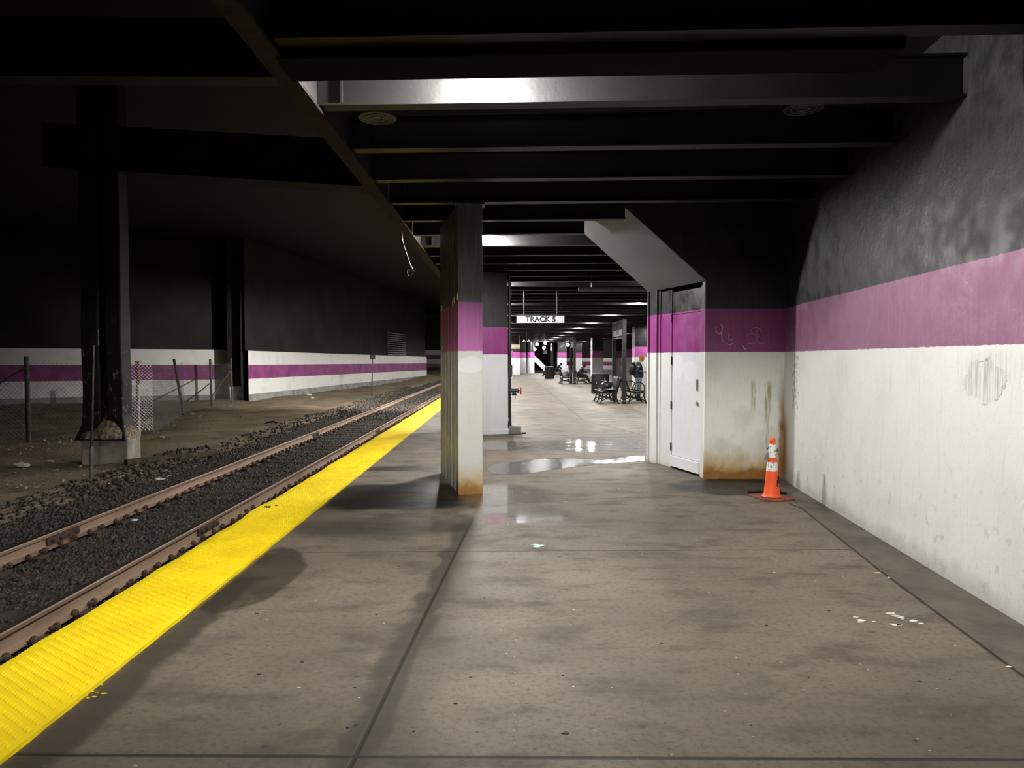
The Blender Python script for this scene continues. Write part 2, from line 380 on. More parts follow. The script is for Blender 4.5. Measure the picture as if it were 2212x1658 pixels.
# sloped soffit slab, underside from the head of the door wall up to the ceiling
p0, p1 = Vector((2.74, 9.45, 2.70)), Vector((2.30, 11.09, 2.70)); q0, q1 = Vector((1.365, 9.45, 3.925)), Vector((.93, 11.09, 3.925))
structure(MB().add([p0, p1, q1, q0, p0 + Vector((.12, 0, .2)), p1 + Vector((.12, 0, .2)), q1 + Vector((.12, 0, .24)), q0 + Vector((.12, 0, .24))],
         [(0,3,2,1),(4,5,6,7),(0,4,7,3),(1,2,6,5),(0,1,5,4),(2,3,7,6)]).build('ceiling_soffit', [M['soffit']], bevel=.01))
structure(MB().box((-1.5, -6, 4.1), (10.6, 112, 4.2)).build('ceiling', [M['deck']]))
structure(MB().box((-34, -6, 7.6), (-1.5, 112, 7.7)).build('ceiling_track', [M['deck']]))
gd = MB().box((-1.44, -6, 3.50), (-1.40, 112, 7.6)).box((-1.50, -6, 3.475), (-1.36, 112, 3.50), 1)
structure(gd.build('trim_3', [M['steel_black'], M['rusty_edge']]))
structure(MB().box((-34, 112, -1), (24, 112.3, 7.6)).build('wall_far', [M['tr_dark']]))
# retaining walls beyond the tracks: footing, white, purple, white bands, sooty concrete above
def band_wall(name, p, q, hp, hq, back=.4, top=7.6):
    mb = MB(); p = Vector(p); q = Vector(q); d = (q - p).normalized(); nn = Vector((-d.y, d.x)) * back
    order = [2, 0, 1, 0]
    for i in range(len(hp) - 1):
        a, c = (p, q)
        mb.add([(a.x, a.y, hp[i]), (c.x, c.y, hq[i]), (c.x, c.y, hq[i+1]), (a.x, a.y, hp[i+1])], [(0,1,2,3)], order[i])
    mb.add([(p.x, p.y, hp[-1]), (q.x, q.y, hq[-1]), (q.x + nn.x*.4, q.y + nn.y*.4, hq[-1] + .03), (p.x + nn.x*.4, p.y + nn.y*.4, hp[-1] + .03)], [(0,1,2,3)], 3)
    s = nn * .4
    mb.add([(p.x+s.x, p.y+s.y, hp[-1]), (q.x+s.x, q.y+s.y, hq[-1]), (q.x+s.x, q.y+s.y, top), (p.x+s.x, p.y+s.y, top)], [(0,1,2,3)], 3)
    mb.add([(p.x+nn.x, p.y+nn.y, -1), (q.x+nn.x, q.y+nn.y, -1), (q.x+nn.x, q.y+nn.y, top), (p.x+nn.x, p.y+nn.y, top)], [(3,2,1,0)], 3)
    return structure(mb.build(name, [M['tr_white'], M['tr_purple'], M['tr_base'], M['tr_dark']]))
band_wall('wall_left', (-13.95, 36.3), (-33, 27.6), [-.9, -.2, .57, 1.32, 2.11][:5], [-.9, -.2, .60, 1.36, 2.14], -.4)
band_wall('wall_track', (-12.75, 34.7), (-8.02, 71.7), [-.9, -.14, .63, 1.33, 2.04], [-.9, -.10, .46, 1.16, 1.82], .4)
band_wall('wall_bend', (-12.0, 92), (-5.0, 92), [-.5, .95, 1.59, 2.13, 2.75], [-.5, .95, 1.59, 2.13, 2.75], .4)
band_wall('wall_opposite', (8.5, 99), (18.0, 88), [-.9, .19, .70, 1.2, 1.74], [-.9, .19, .70, 1.2, 1.74], .4, 5)
structure(MB().box((-34.2, 20, -1), (-34, 40, 7.6)).build('wall_side', [M['tr_dark']]))

# ------------------------------------------------------------ tactile strip along the platform edge
n = NT('yellow_tactile'); k = n.noise(3, 5); k2 = n.noise(22, 4)
c = n.mix(n.st(.35, .7, k), (.84, .64, .010), (.76, .55, .008))
c = n.mix(n.mul(n.st(.62, .72, k2), .3), c, (.40, .27, .01))
c = n.mix(n.mul(n.st(.72, .76, n.noise(6, 4)), .6), c, (.16, .11, .02))
n.bump(n.noise(70, 3), .25, .004)
M['yellow'] = n.out(c, .62, 0, .22)
X0, X1 = EDGE, -2.05
sm = MB(); NY = 150; ys = [2.2 + 90 * (i / NY) ** 1.7 for i in range(NY + 1)]
rs = random.Random(3); off = [rs.uniform(-.012, .012) for _ in ys]
for i, y in enumerate(ys):
    if 7.3 < y < 7.75: off[i] = -.035
top = []
for i, y in enumerate(ys):
    e = EDGE - .01 + off[i] * (1 if y < 20 else .4)
    top += [(e, y, -.06), (e, y, .014), (e + .05, y, .02), (X1, y, .02), (X1 + .004 * (i % 2), y, .0)]
fs = []
for i in range(NY):
    for j in range(4): fs.append((i*5 + j, i*5 + j + 1, (i+1)*5 + j + 1, (i+1)*5 + j))
sm.add(top, [f[::-1] for f in fs])
st = sm.build('tactile_strip', [M['yellow']]); tag(st, 'bright yellow tactile warning strip running along the platform edge', 'warning strip')
bm_ = MB()
for i in range(22):
    x = EDGE + .075 + i * .0245
    yj = 2.3 - .72 * (x - EDGE)
    while yj < 15.5:
        if yj > 2.25:
            a, bb = .0065, .017
            bm_.add([(x-a, yj-bb, .019), (x+a, yj-bb, .019), (x+a, yj+bb, .019), (x-a, yj+bb, .019), (x-a*.5, yj-bb*.6, .028), (x+a*.5, yj-bb*.6, .028), (x+a*.5, yj+bb*.6, .028), (x-a*.5, yj+bb*.6, .028)],
                    [(4,5,6,7),(0,1,5,4),(1,2,6,5),(2,3,7,6),(3,0,4,7)])
        yj += .063
tag(bm_.build('tread_bumps', [M['yellow']], st), kind='stuff')
M['black_spot'] = simple('black_worn_spot', (.012, .011, .01), .7)
def flake(mb, c, r, seed, h=.004, n=9, sx=1, sy=1):
    q = random.Random(seed); pts = [(c[0] + r*sx*cos(2*pi*i/n)*q.uniform(.5, 1.1), c[1] + r*sy*sin(2*pi*i/n)*q.uniform(.5, 1.1)) for i in range(n)]
    return mb.prism(pts, c[2], c[2] + h)
for q in ((-2.60, 7.60, .05, 4), (-2.53, 7.66, .02, 9), (-2.34, 6.98, .012, 2)):
    sp = MB(); flake(sp, (q[0], q[1], .0205), q[2], q[3], .006); sp.build('worn_hole', [M['black_spot']], st)

# ------------------------------------------------------------ track bed
M['dirt'] = None
n = NT('track_dirt'); a = n.noise(.8, 6, .6); b2 = n.noise(12, 5, .65)
c = n.mix(n.st(.35, .65, a), (.29, .22, .135), (.16, .122, .078))
c = n.mix(n.mul(n.st(.5, .75, b2), .5), c, (.010, .008, .006))
bal = n.st(-6.6, -6.1, n.add(n.x, n.mul(n.sub(n.noise(2.2, 4), .5), .9)))
c = n.mix(n.mul(bal, .9), c, (.020, .018, .016))
n.bump(n.add(b2, n.mul(n.noise(45, 4), .5)), .8, .05)
M['dirt'] = n.out(c, .9, 0, .3)
def gz(x, y):
    t = min(1, max(0, (-5.7 - x) / .9)); t = t * t * (3 - 2 * t)
    z = -.578 + .128 * t
    z += .03 * sin(x * 2.1 + y * .7) * t + .02 * sin(x * 5.3 - y * 1.9) * t
    if x < -6 and y > 60: z += .9 * min(1, (y - 60) / 30) * min(1, (-6 - x) / 2)
    return z
nx, ny = 60, 130
xs = [-34 + 31.3 * (1 - (1 - i / nx) ** 2.0) for i in range(nx + 1)]; ysg = [0 + 112 * (j / ny) ** 1.6 for j in range(ny + 1)]
mb = MB().add([(x, y, gz(x, y) + random.uniform(-.012, .012)) for y in ysg for x in xs],
              [(j*(nx+1) + i, j*(nx+1) + i + 1, (j+1)*(nx+1) + i + 1, (j+1)*(nx+1) + i) for j in range(ny) for i in range(nx)])
structure(mb.build('ground', [M['dirt']], smooth=60))
structure(MB().box((10.4, 0, -.9), (18, 150, -.6)).build('ground_opposite', [M['dirt']]))

def stones(name, boxes, mat):
    t = (1 + 5 ** .5) / 2
    V = np.array([(-1,t,0),(1,t,0),(-1,-t,0),(1,-t,0),(0,-1,t),(0,1,t),(0,-1,-t),(0,1,-t),(t,0,-1),(t,0,1),(-t,0,-1),(-t,0,1)], float) / 1.9
    T = np.array([(0,11,5),(0,5,1),(0,1,7),(0,7,10),(0,10,11),(1,5,9),(5,11,4),(11,10,2),(10,7,6),(7,1,8),(3,9,4),(3,4,2),(3,2,6),(3,6,8),(3,8,9),(4,9,5),(2,4,11),(6,2,10),(8,6,7),(9,8,1)])
    vs, fs = [], []; o = 0
    for (xa, xb, ya, yb, num, r0, r1) in boxes:
        for _ in range(num):
            x, y = random.uniform(xa, xb), random.uniform(ya, yb); r = random.uniform(r0, r1)
            s = np.random.uniform(.55, 1.2, 3) * r; ang = np.random.uniform(0, 6.28); ca, sa = cos(ang), sin(ang)
            P = V * np.random.uniform(.8, 1.2, (12, 1)) * s
            P = np.stack([P[:,0]*ca - P[:,1]*sa, P[:,0]*sa + P[:,1]*ca, P[:,2]], 1) + (x, y, gz(x, y) + r * .25)
            vs.append(P); fs.append(T + o); o += 12
    vs = np.concatenate(vs); fs = np.concatenate(fs)
    me = bpy.data.meshes.new(name); me.vertices.add(len(vs)); me.vertices.foreach_set('co', vs.ravel())
    me.loops.add(fs.size); me.loops.foreach_set('vertex_index', fs.ravel()); me.polygons.add(len(fs))
    me.polygons.foreach_set('loop_start', np.arange(0, fs.size, 3)); me.update(calc_edges=True); me.validate()
    me.materials.append(mat); ob = bpy.data.objects.new(name, me); COL.objects.link(ob); return ob
M['stone'] = simple('dark_ballast_stone', (.042, .034, .027), .75, 0, .4, .7, 9)
bl = stones('ballast', [(-6.5, -2.8, 3, 10, 16000, .012, .030), (-6.4, -2.8, 10, 25, 17000, .014, .031), (-6.4, -2.8, 25, 60, 6000, .045, .07), (-7.4, -6.2, 7, 16, 1300, .018, .04), (-7.2, -6.3, 16, 50, 900, .03, .05)], M['stone'])
tag(bl, 'dark crushed stone ballast filling the track between the rails', 'ballast', kind='stuff')

# rails
n = NT('rusty_rail'); k = n.noise(5, 5, .6, n.vec(1, .3, 1)); c = n.mix(n.st(.3, .7, k), (.22, .145, .098), (.30, .20, .138))
c = n.mix(n.mul(n.st(.6, .75, n.noise(9, 5)), .5), c, (.08, .045, .03)); n.bump(n.noise(40, 4), .3, .006)
M['rail'] = n.out(c, .6, .25)
M['rail_top'] = simple('worn_rail_head', (.30, .25, .22), .25, .9, .5, .25, 3)
M['tie'] = simple('oiled_timber', (.040, .031, .025), .8, 0, .3, .4, 5, .5, 30)
M['iron'] = simple('rusty_iron', (.070, .045, .032), .7, .3, .4, .4, 14, .4, 60)
prof = [(-.075, 0), (.075, 0), (.075, .012), (.018, .03), (.010, .055), (.010, .115), (.034, .132), (.037, .16), (.030, .171), (-.030, .171), (-.037, .16), (-.034, .132), (-.010, .115), (-.010, .055), (-.018, .03), (-.075, .012)]
RB = -.521
def rail(x, label, jts):
    mb = MB(); ysr = [1.5, 112]; k = len(prof)
    mb.add([(x + px_, y, RB + pz) for y in ysr for px_, pz in prof],
           [tuple(range(k)), tuple(range(2*k - 1, k - 1, -1))] + [(j, k + j, k + (j+1) % k, (j+1) % k) for j in range(k)])
    mb.m = [0, 0] + [1 if j == 8 else 0 for j in range(k)]
    o = mb.build('rail', [M['rail'], M['rail_top']], smooth=35); tag(o, label, 'rail', 'rails of the near track')
    for jy in jts:
        jb = MB()
        for s in (-1, 1):
            jb.box((x + s*.012 if s > 0 else x - .032, jy - .30, RB + .035), (x + .032 if s > 0 else x - .012, jy + .30, RB + .12))
        ob = jb.build('joint_bar', [M['iron']], o, bevel=.004)
        for dy in (-.22, -.08, .08, .22):
            MB().lathe([(.018, 0), (.018, .02), (.008, .022), (.008, .035)], 6, (x + .032, jy + dy, RB + .078), axis='X').build('bolt', [M['iron']], ob)
rail(-3.70, 'rusty steel rail closest to the yellow strip', (8.6, 20.1))
rail(-5.24, 'rusty steel rail farther from the yellow strip', (8.2, 19.2))
# ties
t = thing('railroad_tie', (0, 0, 0), 'dark weathered timber tie lying in ballast under the two rails', 'tie', 'ties under the rails')
MB().box((-5.78, -.115, -.72), (-3.1, .115, -.562)).build('timber', [M['tie']], t, bevel=.012)
for x in (-5.24, -3.70):
    pl = MB().box((x - .15, -.09, -.565), (x + .15, .09, -.5215)).build('tie_plate', [M['iron']], t, bevel=.003)
    for dx, dy in ((-.1, -.05), (.1, .05)):
        MB().lathe([(.011, 0), (.011, .03), (.022, .032), (.024, .05), (.012, .058)], 8, (x + dx, dy, -.523)).build('spike', [M['iron']], pl)
    for dy in (-.145, .125):
        an = MB().box((x - .085, dy - .012, -.535), (x + .085, dy + .022, -.505)).ball((x + .09, dy, -.50), (.035, .03, .04), n=8, m=5).ball((x - .09, dy, -.50), (.03, .03, .035), n=8, m=5)
        an.build('rail_anchor', [M['iron']], t)
y = 2.6; first = True
while y < 62:
    if first: t.location = (0, y, 0); first = False
    else:
        q = dup(t, (random.uniform(-.03, .03), y, random.uniform(-.008, .004)), 0)
        for ch in q.children:
            if ch.name.startswith('timber'): ch.rotation_euler.z = 0
    y += .56
# ------------------------------------------------------------ ceiling beams
def bY(k, x): return 5.21 + 1.072 * (k - 1) - .052 * (x + 1.37)
BZ = 3.516
def beam(k, xa, xb, label, mat):
    mb = MB()
    def bar(f0, f1, z0, z1):
        mb.add([(xa, bY(k,xa)+f0, z0), (xb, bY(k,xb)+f0, z0), (xb, bY(k,xb)+f1, z0), (xa, bY(k,xa)+f1, z0), (xa, bY(k,xa)+f0, z1), (xb, bY(k,xb)+f0, z1), (xb, bY(k,xb)+f1, z1), (xa, bY(k,xa)+f1, z1)],
               [(0,3,2,1),(4,5,6,7),(0,1,5,4),(1,2,6,5),(2,3,7,6),(3,0,4,7)])
    bar(0, .13, BZ, BZ + .016); bar(.058, .072, BZ + .016, 3.80); bar(0, .13, 3.80, 3.816)
    for x in (xa + .18,):
        mb.box((x, bY(k, x) + .012, BZ + .016), (x + .012, bY(k, x) + .118, 3.80))
    o = mb.build('ceiling_beam', [mat]); return tag(o, label, 'beam', 'black steel beams under the ceiling')
for k in range(-4, 72):
    xb = 10.3
    if k <= 4: xb = rwx(bY(k, 3.6)) - .01
    if k == 5: xb = 1.62
    if k == 6: xb = 1.20
    if k == 1: lb = 'grey steel ceiling beam brightly lit by the lamp, nearest of the row'
    elif k == 0: lb = 'black ceiling beam in front of the bright lit one, at the top of the photo'
    elif k < 0: lb = 'black ceiling beam over the spot where the photo was taken'
    elif k == 7: lb = 'steel ceiling beam lit bright right beside the lamp on the near pier'
    elif k < 7: lb = '%s black ceiling beam beyond the brightly lit nearest one' % ordinal(k - 1)
    else: lb = '%s black ceiling beam beyond the lit beam at the pier lamp' % ordinal(k - 7)
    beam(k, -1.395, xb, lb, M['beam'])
M['duct'] = simple('matt_black_duct', (.0035, .0035, .0038), .9, 0, .1)
pn = MB().add([(-1.39, bY(0,-1.39)+.15, 3.46), (2.35, bY(0,2.35)+.15, 3.46), (2.35, bY(0,2.35)+.50, 3.46), (-1.39, bY(0,-1.39)+.50, 3.46),
               (-1.39, bY(0,-1.39)+.15, 3.80), (2.35, bY(0,2.35)+.15, 3.80), (2.35, bY(0,2.35)+.50, 3.80), (-1.39, bY(0,-1.39)+.50, 3.80)],
              [(0,3,2,1),(4,5,6,7),(0,1,5,4),(1,2,6,5),(2,3,7,6),(3,0,4,7)]).build('ceiling_duct', [M['duct']], bevel=.01)
tag(pn, 'wide flat black duct between the nearest two ceiling beams', 'duct')

# ------------------------------------------------------------ ceiling lamps
M['lamp_glass'] = bpy.data.materials.new('glowing_lamp_glass'); M['lamp_glass'].use_nodes = True
lb_ = M['lamp_glass'].node_tree.nodes['Principled BSDF']
lb_.inputs['Base Color'].default_value = (.9, .9, .9, 1); lb_.inputs['Emission Color'].default_value = (1, .985, .95, 1); lb_.inputs['Emission Strength'].default_value = LAMP
M['lamp_body'] = simple('lamp_housing_grey', (.12, .12, .12), .5, .3)
def lamp(x, y, label, z=3.64):
    t = thing('ceiling_lamp', (x, y, z), label, 'lamp', 'lamps between the ceiling beams')
    return t
lt = thing('ceiling_lamp', (0, 0, 0), 'x', 'lamp', 'lamps between the ceiling beams')
MB().lathe([(.15, .05), (.16, .06), (.16, .10), (.06, .13), (.03, .14), (.03, .46)], 20).build('housing', [M['lamp_body']], lt, smooth=40)
MB().lathe([(.03, -.065), (.08, -.05), (.115, -.02), (.13, .02), (.13, .05)], 16).build('glass_dome', [M['lamp_glass']], lt, smooth=60)
spots = [(-.2, 4.72, 'glowing ceiling lamp just past the top edge, nearest of all'), (-.2, -1.5, 'glowing ceiling lamp behind the place the photo was taken from'),
         (-.24, 11.17, 'bright round ceiling lamp close to the top of the striped pier'),]
for i in range(9): spots.append((-.24, 17.6 + 6.43 * i, '%s ceiling lamp of the row above the track edge, beyond the pier lamp' % ordinal(i + 1)))
spots.append((4.65, 24.05, 'bright ceiling lamp above the man in the orange cap'))
spots.append((4.65, 17.6, 'ceiling lamp hidden behind the door wall and soffit'))
for i in range(8): spots.append((4.65, 30.5 + 6.43 * i, '%s ceiling lamp of the middle row, beyond the one above the man' % ordinal(i + 1)))
for i in range(6): spots.append((9.0, 27.0 + 12.9 * i, '%s ceiling lamp over the opposite platform edge, row lengthened to light the far wall' % ordinal(i + 1)))  # row lengthened with added lamps to brighten the opposite wall
M['lamp_far'] = M['lamp_glass'].copy(); M['lamp_far'].node_tree.nodes['Principled BSDF'].inputs['Emission Strength'].default_value = LAMP * 1.05
far_dome = None
M['lamp_small'] = M['lamp_glass'].copy(); M['lamp_small'].node_tree.nodes['Principled BSDF'].inputs['Emission Strength'].default_value = LAMP * 3.6
small = MB().lathe([(.02, -.055), (.05, -.04), (.068, -.01), (.068, .03), (.05, .05)], 14).build('glass_dome', [M['lamp_small']], None, smooth=60)
for i, (x, y, lab) in enumerate(spots):
    if i == 0: lt.location = (x, y, 3.72); lt['label'] = lab
    else:
        q = dup(lt, (x, y, 3.575 if i == 2 else 3.64), 0, lab)
        if y > 15:
            for ch in q.children:
                if ch.name.startswith('glass'):
                    if far_dome is None: far_dome = ch.data.copy(); far_dome.materials[0] = M['lamp_far']
                    ch.data = far_dome
M['globe'] = M['lamp_glass'].copy(); M['globe'].node_tree.nodes['Principled BSDF'].inputs['Emission Strength'].default_value = LAMP * .12
for i, (px, py, Yg, lab) in enumerate(((1160, 743.5, 76, 'first from the TRACK 5 side of the far cluster'), (1178, 741, 75, 'topmost of the far cluster'), (1175, 751, 78, 'directly below the topmost one of the far cluster'), (1155, 754, 78.4, 'lowest of the far cluster, above the stair parapet'), (1226.5, 744.5, 77, 'alone beside the sign of the middle benches'))):
    p = dp(px, py, Yg); t = thing('globe_lamp', (p.x, p.y, p.z), 'glowing globe lamp far away, ' + lab, 'lamp', 'far globe lamps')
    MB().ball((0, 0, 0), .17).build('globe', [M['globe']], t, smooth=60); MB().tube([(0, 0, .16), (0, 0, 4.11 - p.z)], .02, 6).build('stem', [M['steel_black']], t)
# hooded lamps added out of sight on the girder to brighten the left walls
tl = None
for i, (y, lab) in enumerate(((23.2, 'nearest'), (30.0, 'second'), (40.0, 'third'), (52.0, 'farthest'))):
    lab = 'added hooded lamp brightening the walls from the track side of the platform edge girder, %s of the row' % lab
    if tl is None:
        tl = thing('added_track_lamp', (-1.78, y, 3.62), lab, 'lamp', 'added lamps over the track')
        MB().lathe([(.19, .0), (.20, .01), (.17, .09), (.05, .14)], 18).box((-.02, -.03, .08), (.36, .03, .13)).build('hood', [M['lamp_body']], tl, smooth=40)
        MB().lathe([(.04, -.05), (.09, -.035), (.12, 0), (.12, .02)], 14).build('glass_dome', [M['lamp_far']], tl, smooth=60)
    else: dup(tl, (-1.78, y, 3.62), 0, lab)
small.parent = lt
for ch in list(lt.children):
    if ch.name.startswith('glass') and ch is not small: bpy.data.objects.remove(ch)
# flood lamp added out of sight on the girder to brighten the retaining walls
t = thing('added_flood', (-1.80, 26.5, 3.50), 'added flood lamp on the girder brightening the striped wall across the track', 'lamp')
MB().box((-.10, -.10, -.08), (.06, .10, .10)).box((.0, -.02, .02), (.42, .02, .06)).box((-.56, -.06, .0), (-.06, .50, .01)).build('housing', [M['lamp_body']], t, bevel=.01)  # added visor plate keeps its light off the upper wall
sl = bpy.data.lights.new('added_flood_beam', 'SPOT'); sl.energy = ADDED_FLOOD; sl.spot_size = R(100); sl.spot_blend = 1.0; sl.shadow_soft_size = .04; sl.color = (1, .985, .94)
so_ = bpy.data.objects.new('added_flood_beam', sl); COL.objects.link(so_); so_.parent = t; so_.location = (-.16, .06, -.035)
so_.rotation_euler = (Vector((-11.8, 42, .3)) - Vector((-1.96, 26.5, 3.48))).to_track_quat('-Z', 'Y').to_euler()
M['dish'] = simple('dim_ceiling_dish', (.012, .012, .012), .4, .2)
for (px, py, lab) in ((815, 255, 'dark round ceiling speaker towards the track side'), (1735, 235, 'dark round ceiling speaker towards the right wall')):
    p = dp(px, py, 5.85); t = thing('ceiling_speaker', (p.x, p.y, p.z), lab, 'speaker', 'round ceiling speakers')
    MB().lathe([(.16, .0), (.165, .02), (.15, .05), (.03, .06), (.03, 4.1 - p.z)], 24).build('housing', [M['dish']], t, smooth=40)
    rg = MB()
    for r in (.15, .10, .05): rg.tube([(r*cos(2*pi*i/20), r*sin(2*pi*i/20), -.002) for i in range(20)], .006, 5, closed=True)
    rg.build('grille', [M['lamp_body']], t, smooth=60)

# ------------------------------------------------------------ near piers
def pier_mesh(name, pts, mat, top, parent=None, grooves=0):
    p = [Vector(q) for q in pts]; out = []
    for i, a in enumerate(p):
        bq = p[(i+1) % len(p)]
        out.append(a)
        if grooves and i == len(p) - 1:
            d = bq - a; nn = Vector((-d.y, d.x)).normalized() * .007
            if (nn.dot(Vector((sum(q.x for q in p)/len(p), sum(q.y for q in p)/len(p))) - a)) < 0: nn = -nn
            for g_ in range(1, grooves + 1):
                f = g_ / (grooves + 1)
                for e, s in ((-.012, 0), (-.004, 1), (.004, 1), (.012, 0)): out.append(a + d * (f + e) + nn * s)
    mb = MB().prism([tuple(q) for q in out], 0, top)
    return mb.build(name, [mat], parent)
t = thing('striped_pier', (0, 0, 0), 'white, purple and black concrete pier beside the yellow strip, rusty at its foot', 'pier', 'striped piers and columns')
pier_mesh('shaft', [(-.56, 8.38), (-.27, 8.43), (-.27, 8.5), (-.60, 10.02), (-.92, 9.98)], M['pier'], 3.50, t, 5)
MB().prism([(-.60, 8.36), (-.24, 8.40), (-.24, 8.62), (-.60, 8.60)], 3.50, 3.516).build('bearing_plate', [M['steel_black']], t)
M['chip'] = simple('bare_plaster_chip', (.6, .57, .47), .8)
cp = MB()
for px, py in ((990, 640), (984, 648), (981, 656), (958, 665), (958, 752)):
    f = (990 - px) / 37.0; q = Vector((-.56, 8.38)).lerp(Vector((-.92, 9.98)), f); zz = dp(px, py, q.y).z
    cp.ball((q.x - .004, q.y, zz), (.012, .03, .05), n=7, m=5)
cp.build('plaster_chips', [M['chip']], t)
t = thing('striped_pier', (0, 0, 0), 'second striped pier, partly hidden by the rusty one, with a hose valve on it', 'pier', 'striped piers and columns')
pier_mesh('shaft', [(-.95, 14.93), (.07, 15.14), (-.05, 16.6), (-1.1, 16.4)], M['column'], 3.516, t)
MB().prism([(-.97, 14.915), (.075, 15.125), (.075, 15.2), (-.97, 15.0)], 0, .10).build('plinth', [M['column']], t, bevel=.004)
# standpipe with hose valve on the second pier
M['red'] = simple('red_enamel', (.55, .02, .03), .35)
M['valve'] = simple('dark_green_grey_iron', (.045, .055, .055), .4, .3)
t = thing('hose_valve', (.11, 15.25, 0), 'black standpipe with a red-wheeled hose valve on the second pier', 'hose valve')
MB().tube([(0, 0, .34), (0, 0, 3.5)], .035, 10).build('pipe', [M['steel_black']], t, smooth=60)
v = dp(1098, 843, 15.25); vx = v.x - .11
MB().tube([(0, 0, v.z), (.17, 0, v.z)], .045, 12).lathe([(.05, 0), (.05, .05)], 14, (.15, 0, v.z), axis='X').tube([(.1, 0, v.z), (.1, 0, v.z - .10)], .035, 10).lathe([(.055, -.02), (.055, .02)], 12, (.1, 0, v.z - .09)).build('valve_body', [M['valve']], t, smooth=40)
wl = MB().tube([(.24 + .012*((i % 2)), .075*cos(2*pi*i/18), v.z + .075*sin(2*pi*i/18)) for i in range(18)], .011, 6, closed=True)
for q in range(3): wl.tube([(.235, .07*cos(q*pi/3), v.z + .07*sin(q*pi/3)), (.235, -.07*cos(q*pi/3), v.z - .07*sin(q*pi/3))], .008, 5)
wl.tube([(.17, 0, v.z), (.25, 0, v.z)], .012, 6)
wl.build('hand_wheel', [M['red']], t, smooth=60)
MB().tube([(.1 + .03*sin(i*pi/5), 0, v.z - .15 + .045*cos(i*pi/5)) for i in range(10)], .006, 5, closed=True).build('chain_ring', [M['metal']], t, smooth=60)
MB().box((-.02, -.05, v.z + .30), (.06, .05, v.z + .56)).build('wall_box', [M['steel_black']], t, bevel=.006)
MB().tube([(.0, 0, .12), (.005, 0, .34)], [.05, .03], 8).build('pipe_guard', [M['steel_black']], t, smooth=60)
MB().box((.09, 15.10, 0), (.36, 15.42, .17)).build('concrete_block', [M['tr_base']], None, bevel=.015)
tag(bpy.data.objects['concrete_block'], 'small grey concrete block at the foot of the second pier', 'block')
rb = MB(); flake(rb, (.43, 15.2, .001), .07, 21, .03)
tag(rb.build('dark_rag', [M['black_spot']]), 'small dark rag beside the concrete block on the platform', 'rag')

# ------------------------------------------------------------ hanging sign
M['sign_white'] = simple('sign_white', (.50, .50, .54), .35, 0, .5, .04)
M['ink'] = simple('sign_black_ink', (.008, .008, .010), .5)
def text_mesh(name, s, size, mat, parent, loc, rot, bold=.02, depth=.002):
    cu = bpy.data.curves.new(name, 'FONT'); cu.body = s; cu.size = size; cu.align_x = 'CENTER'; cu.align_y = 'CENTER'; cu.offset = bold * size; cu.extrude = depth
    tmp = bpy.data.objects.new('tmp_text', cu); COL.objects.link(tmp); bpy.context.view_layer.update()
    me = bpy.data.meshes.new_from_object(tmp.evaluated_get(bpy.context.evaluated_depsgraph_get())); bpy.data.objects.remove(tmp)
    me.name = name; me.materials.clear(); me.materials.append(mat)
    o = bpy.data.objects.new(name, me); COL.objects.link(o); o.parent = parent; o.location = loc; o.rotation_euler = rot; return o
a, c = dp(1116, 697, 18.4), dp(1219, 682, 18.4)
t = thing('hanging_sign', ((a.x + c.x) / 2, 18.4, a.z), 'white sign reading TRACK 5 hanging from two black rods', 'sign')
hw, hh = (c.x - a.x) / 2, c.z - a.z
MB().box((-hw, -.03, 0), (hw, .03, hh)).build('panel', [M['sign_white']], t, bevel=.004)
MB().box((-hw, -.035, hh), (hw, .035, hh + .03)).build('top_rail', [M['steel_black']], t)
for x in (-.44, .43):
    MB().tube([(x, 0, hh + .03), (x, 0, 4.11 - a.z)], .018, 8).build('hanger_rod', [M['steel_black']], t, smooth=60)
text_mesh('lettering', 'TRACK 5', .20, M['ink'], t, (0, -.033, hh / 2), (pi/2, 0, 0), .022)
# long dark tray below the beams on the right
a = dp(1250, 628, 16.5)
t = thing('cable_tray', (a.x, 16.5, a.z), 'long grey unlit strip fixture hanging under the beams by the soffit', 'fixture')
MB().box((0, -.06, 0), (2.6, .06, .085)).build('tray', [simple('dull_grey_metal', (.13, .13, .13), .5, .3)], t, bevel=.006)
for x in (.3, 2.2): MB().tube([(x, 0, .085), (x, 0, 4.11 - a.z)], .008, 6).build('hanger_rod', [M['steel_black']], t)
# cable dangling from the edge girder
a = fl(870, 520, 3.49)
Yc = 10.1
pts = [dp(x, y_, Yc) for x, y_ in ((868, 490), (870, 520), (874, 535), (880, 552), (886, 570), (893, 585), (889, 594), (882, 596), (880, 588), (881, 580), (886, 586), (891, 578), (884, 583))]
pts[0].z = 3.49; 
cab = MB().tube(pts, .0045, 6).build('hanging_cable', [M['metal']], smooth=60); tag(cab, 'loose grey cable with a curled end dangling from the platform edge girder', 'cable')

# ------------------------------------------------------------ traffic cone
n = NT('cone_orange'); c = n.mix(n.mul(n.st(.55, .7, n.noise(12, 5)), .5), (.85, .10, .012), (.45, .06, .02)); M['orange'] = n.out(c, .5)
n = NT('scuffed_reflective_white'); c = n.mix(n.st(.54, .60, n.noise(38, 4, .6)), (.78, .77, .75), (.16, .14, .13)); M['collar'] = n.out(c, .5)
cn = fl(1667, 1076); 
t = thing('traffic_cone', (cn.x, cn.y, 0), 'battered orange traffic cone with two white bands beside the right wall', 'traffic cone')
t.rotation_euler.z = .12
n_ = 28
def cr(z): return .094 - (z - .03) * .0985 if z < .66 else .032
MB().lathe([(.115, .028), (.102, .04)] + [(cr(z), z) for z in (.06, .2, .36, .52, .66)] + [(.034, .665), (.034, .705), (.026, .715), (.024, .70)], n_).build('cone_body', [M['orange']], t, smooth=50)
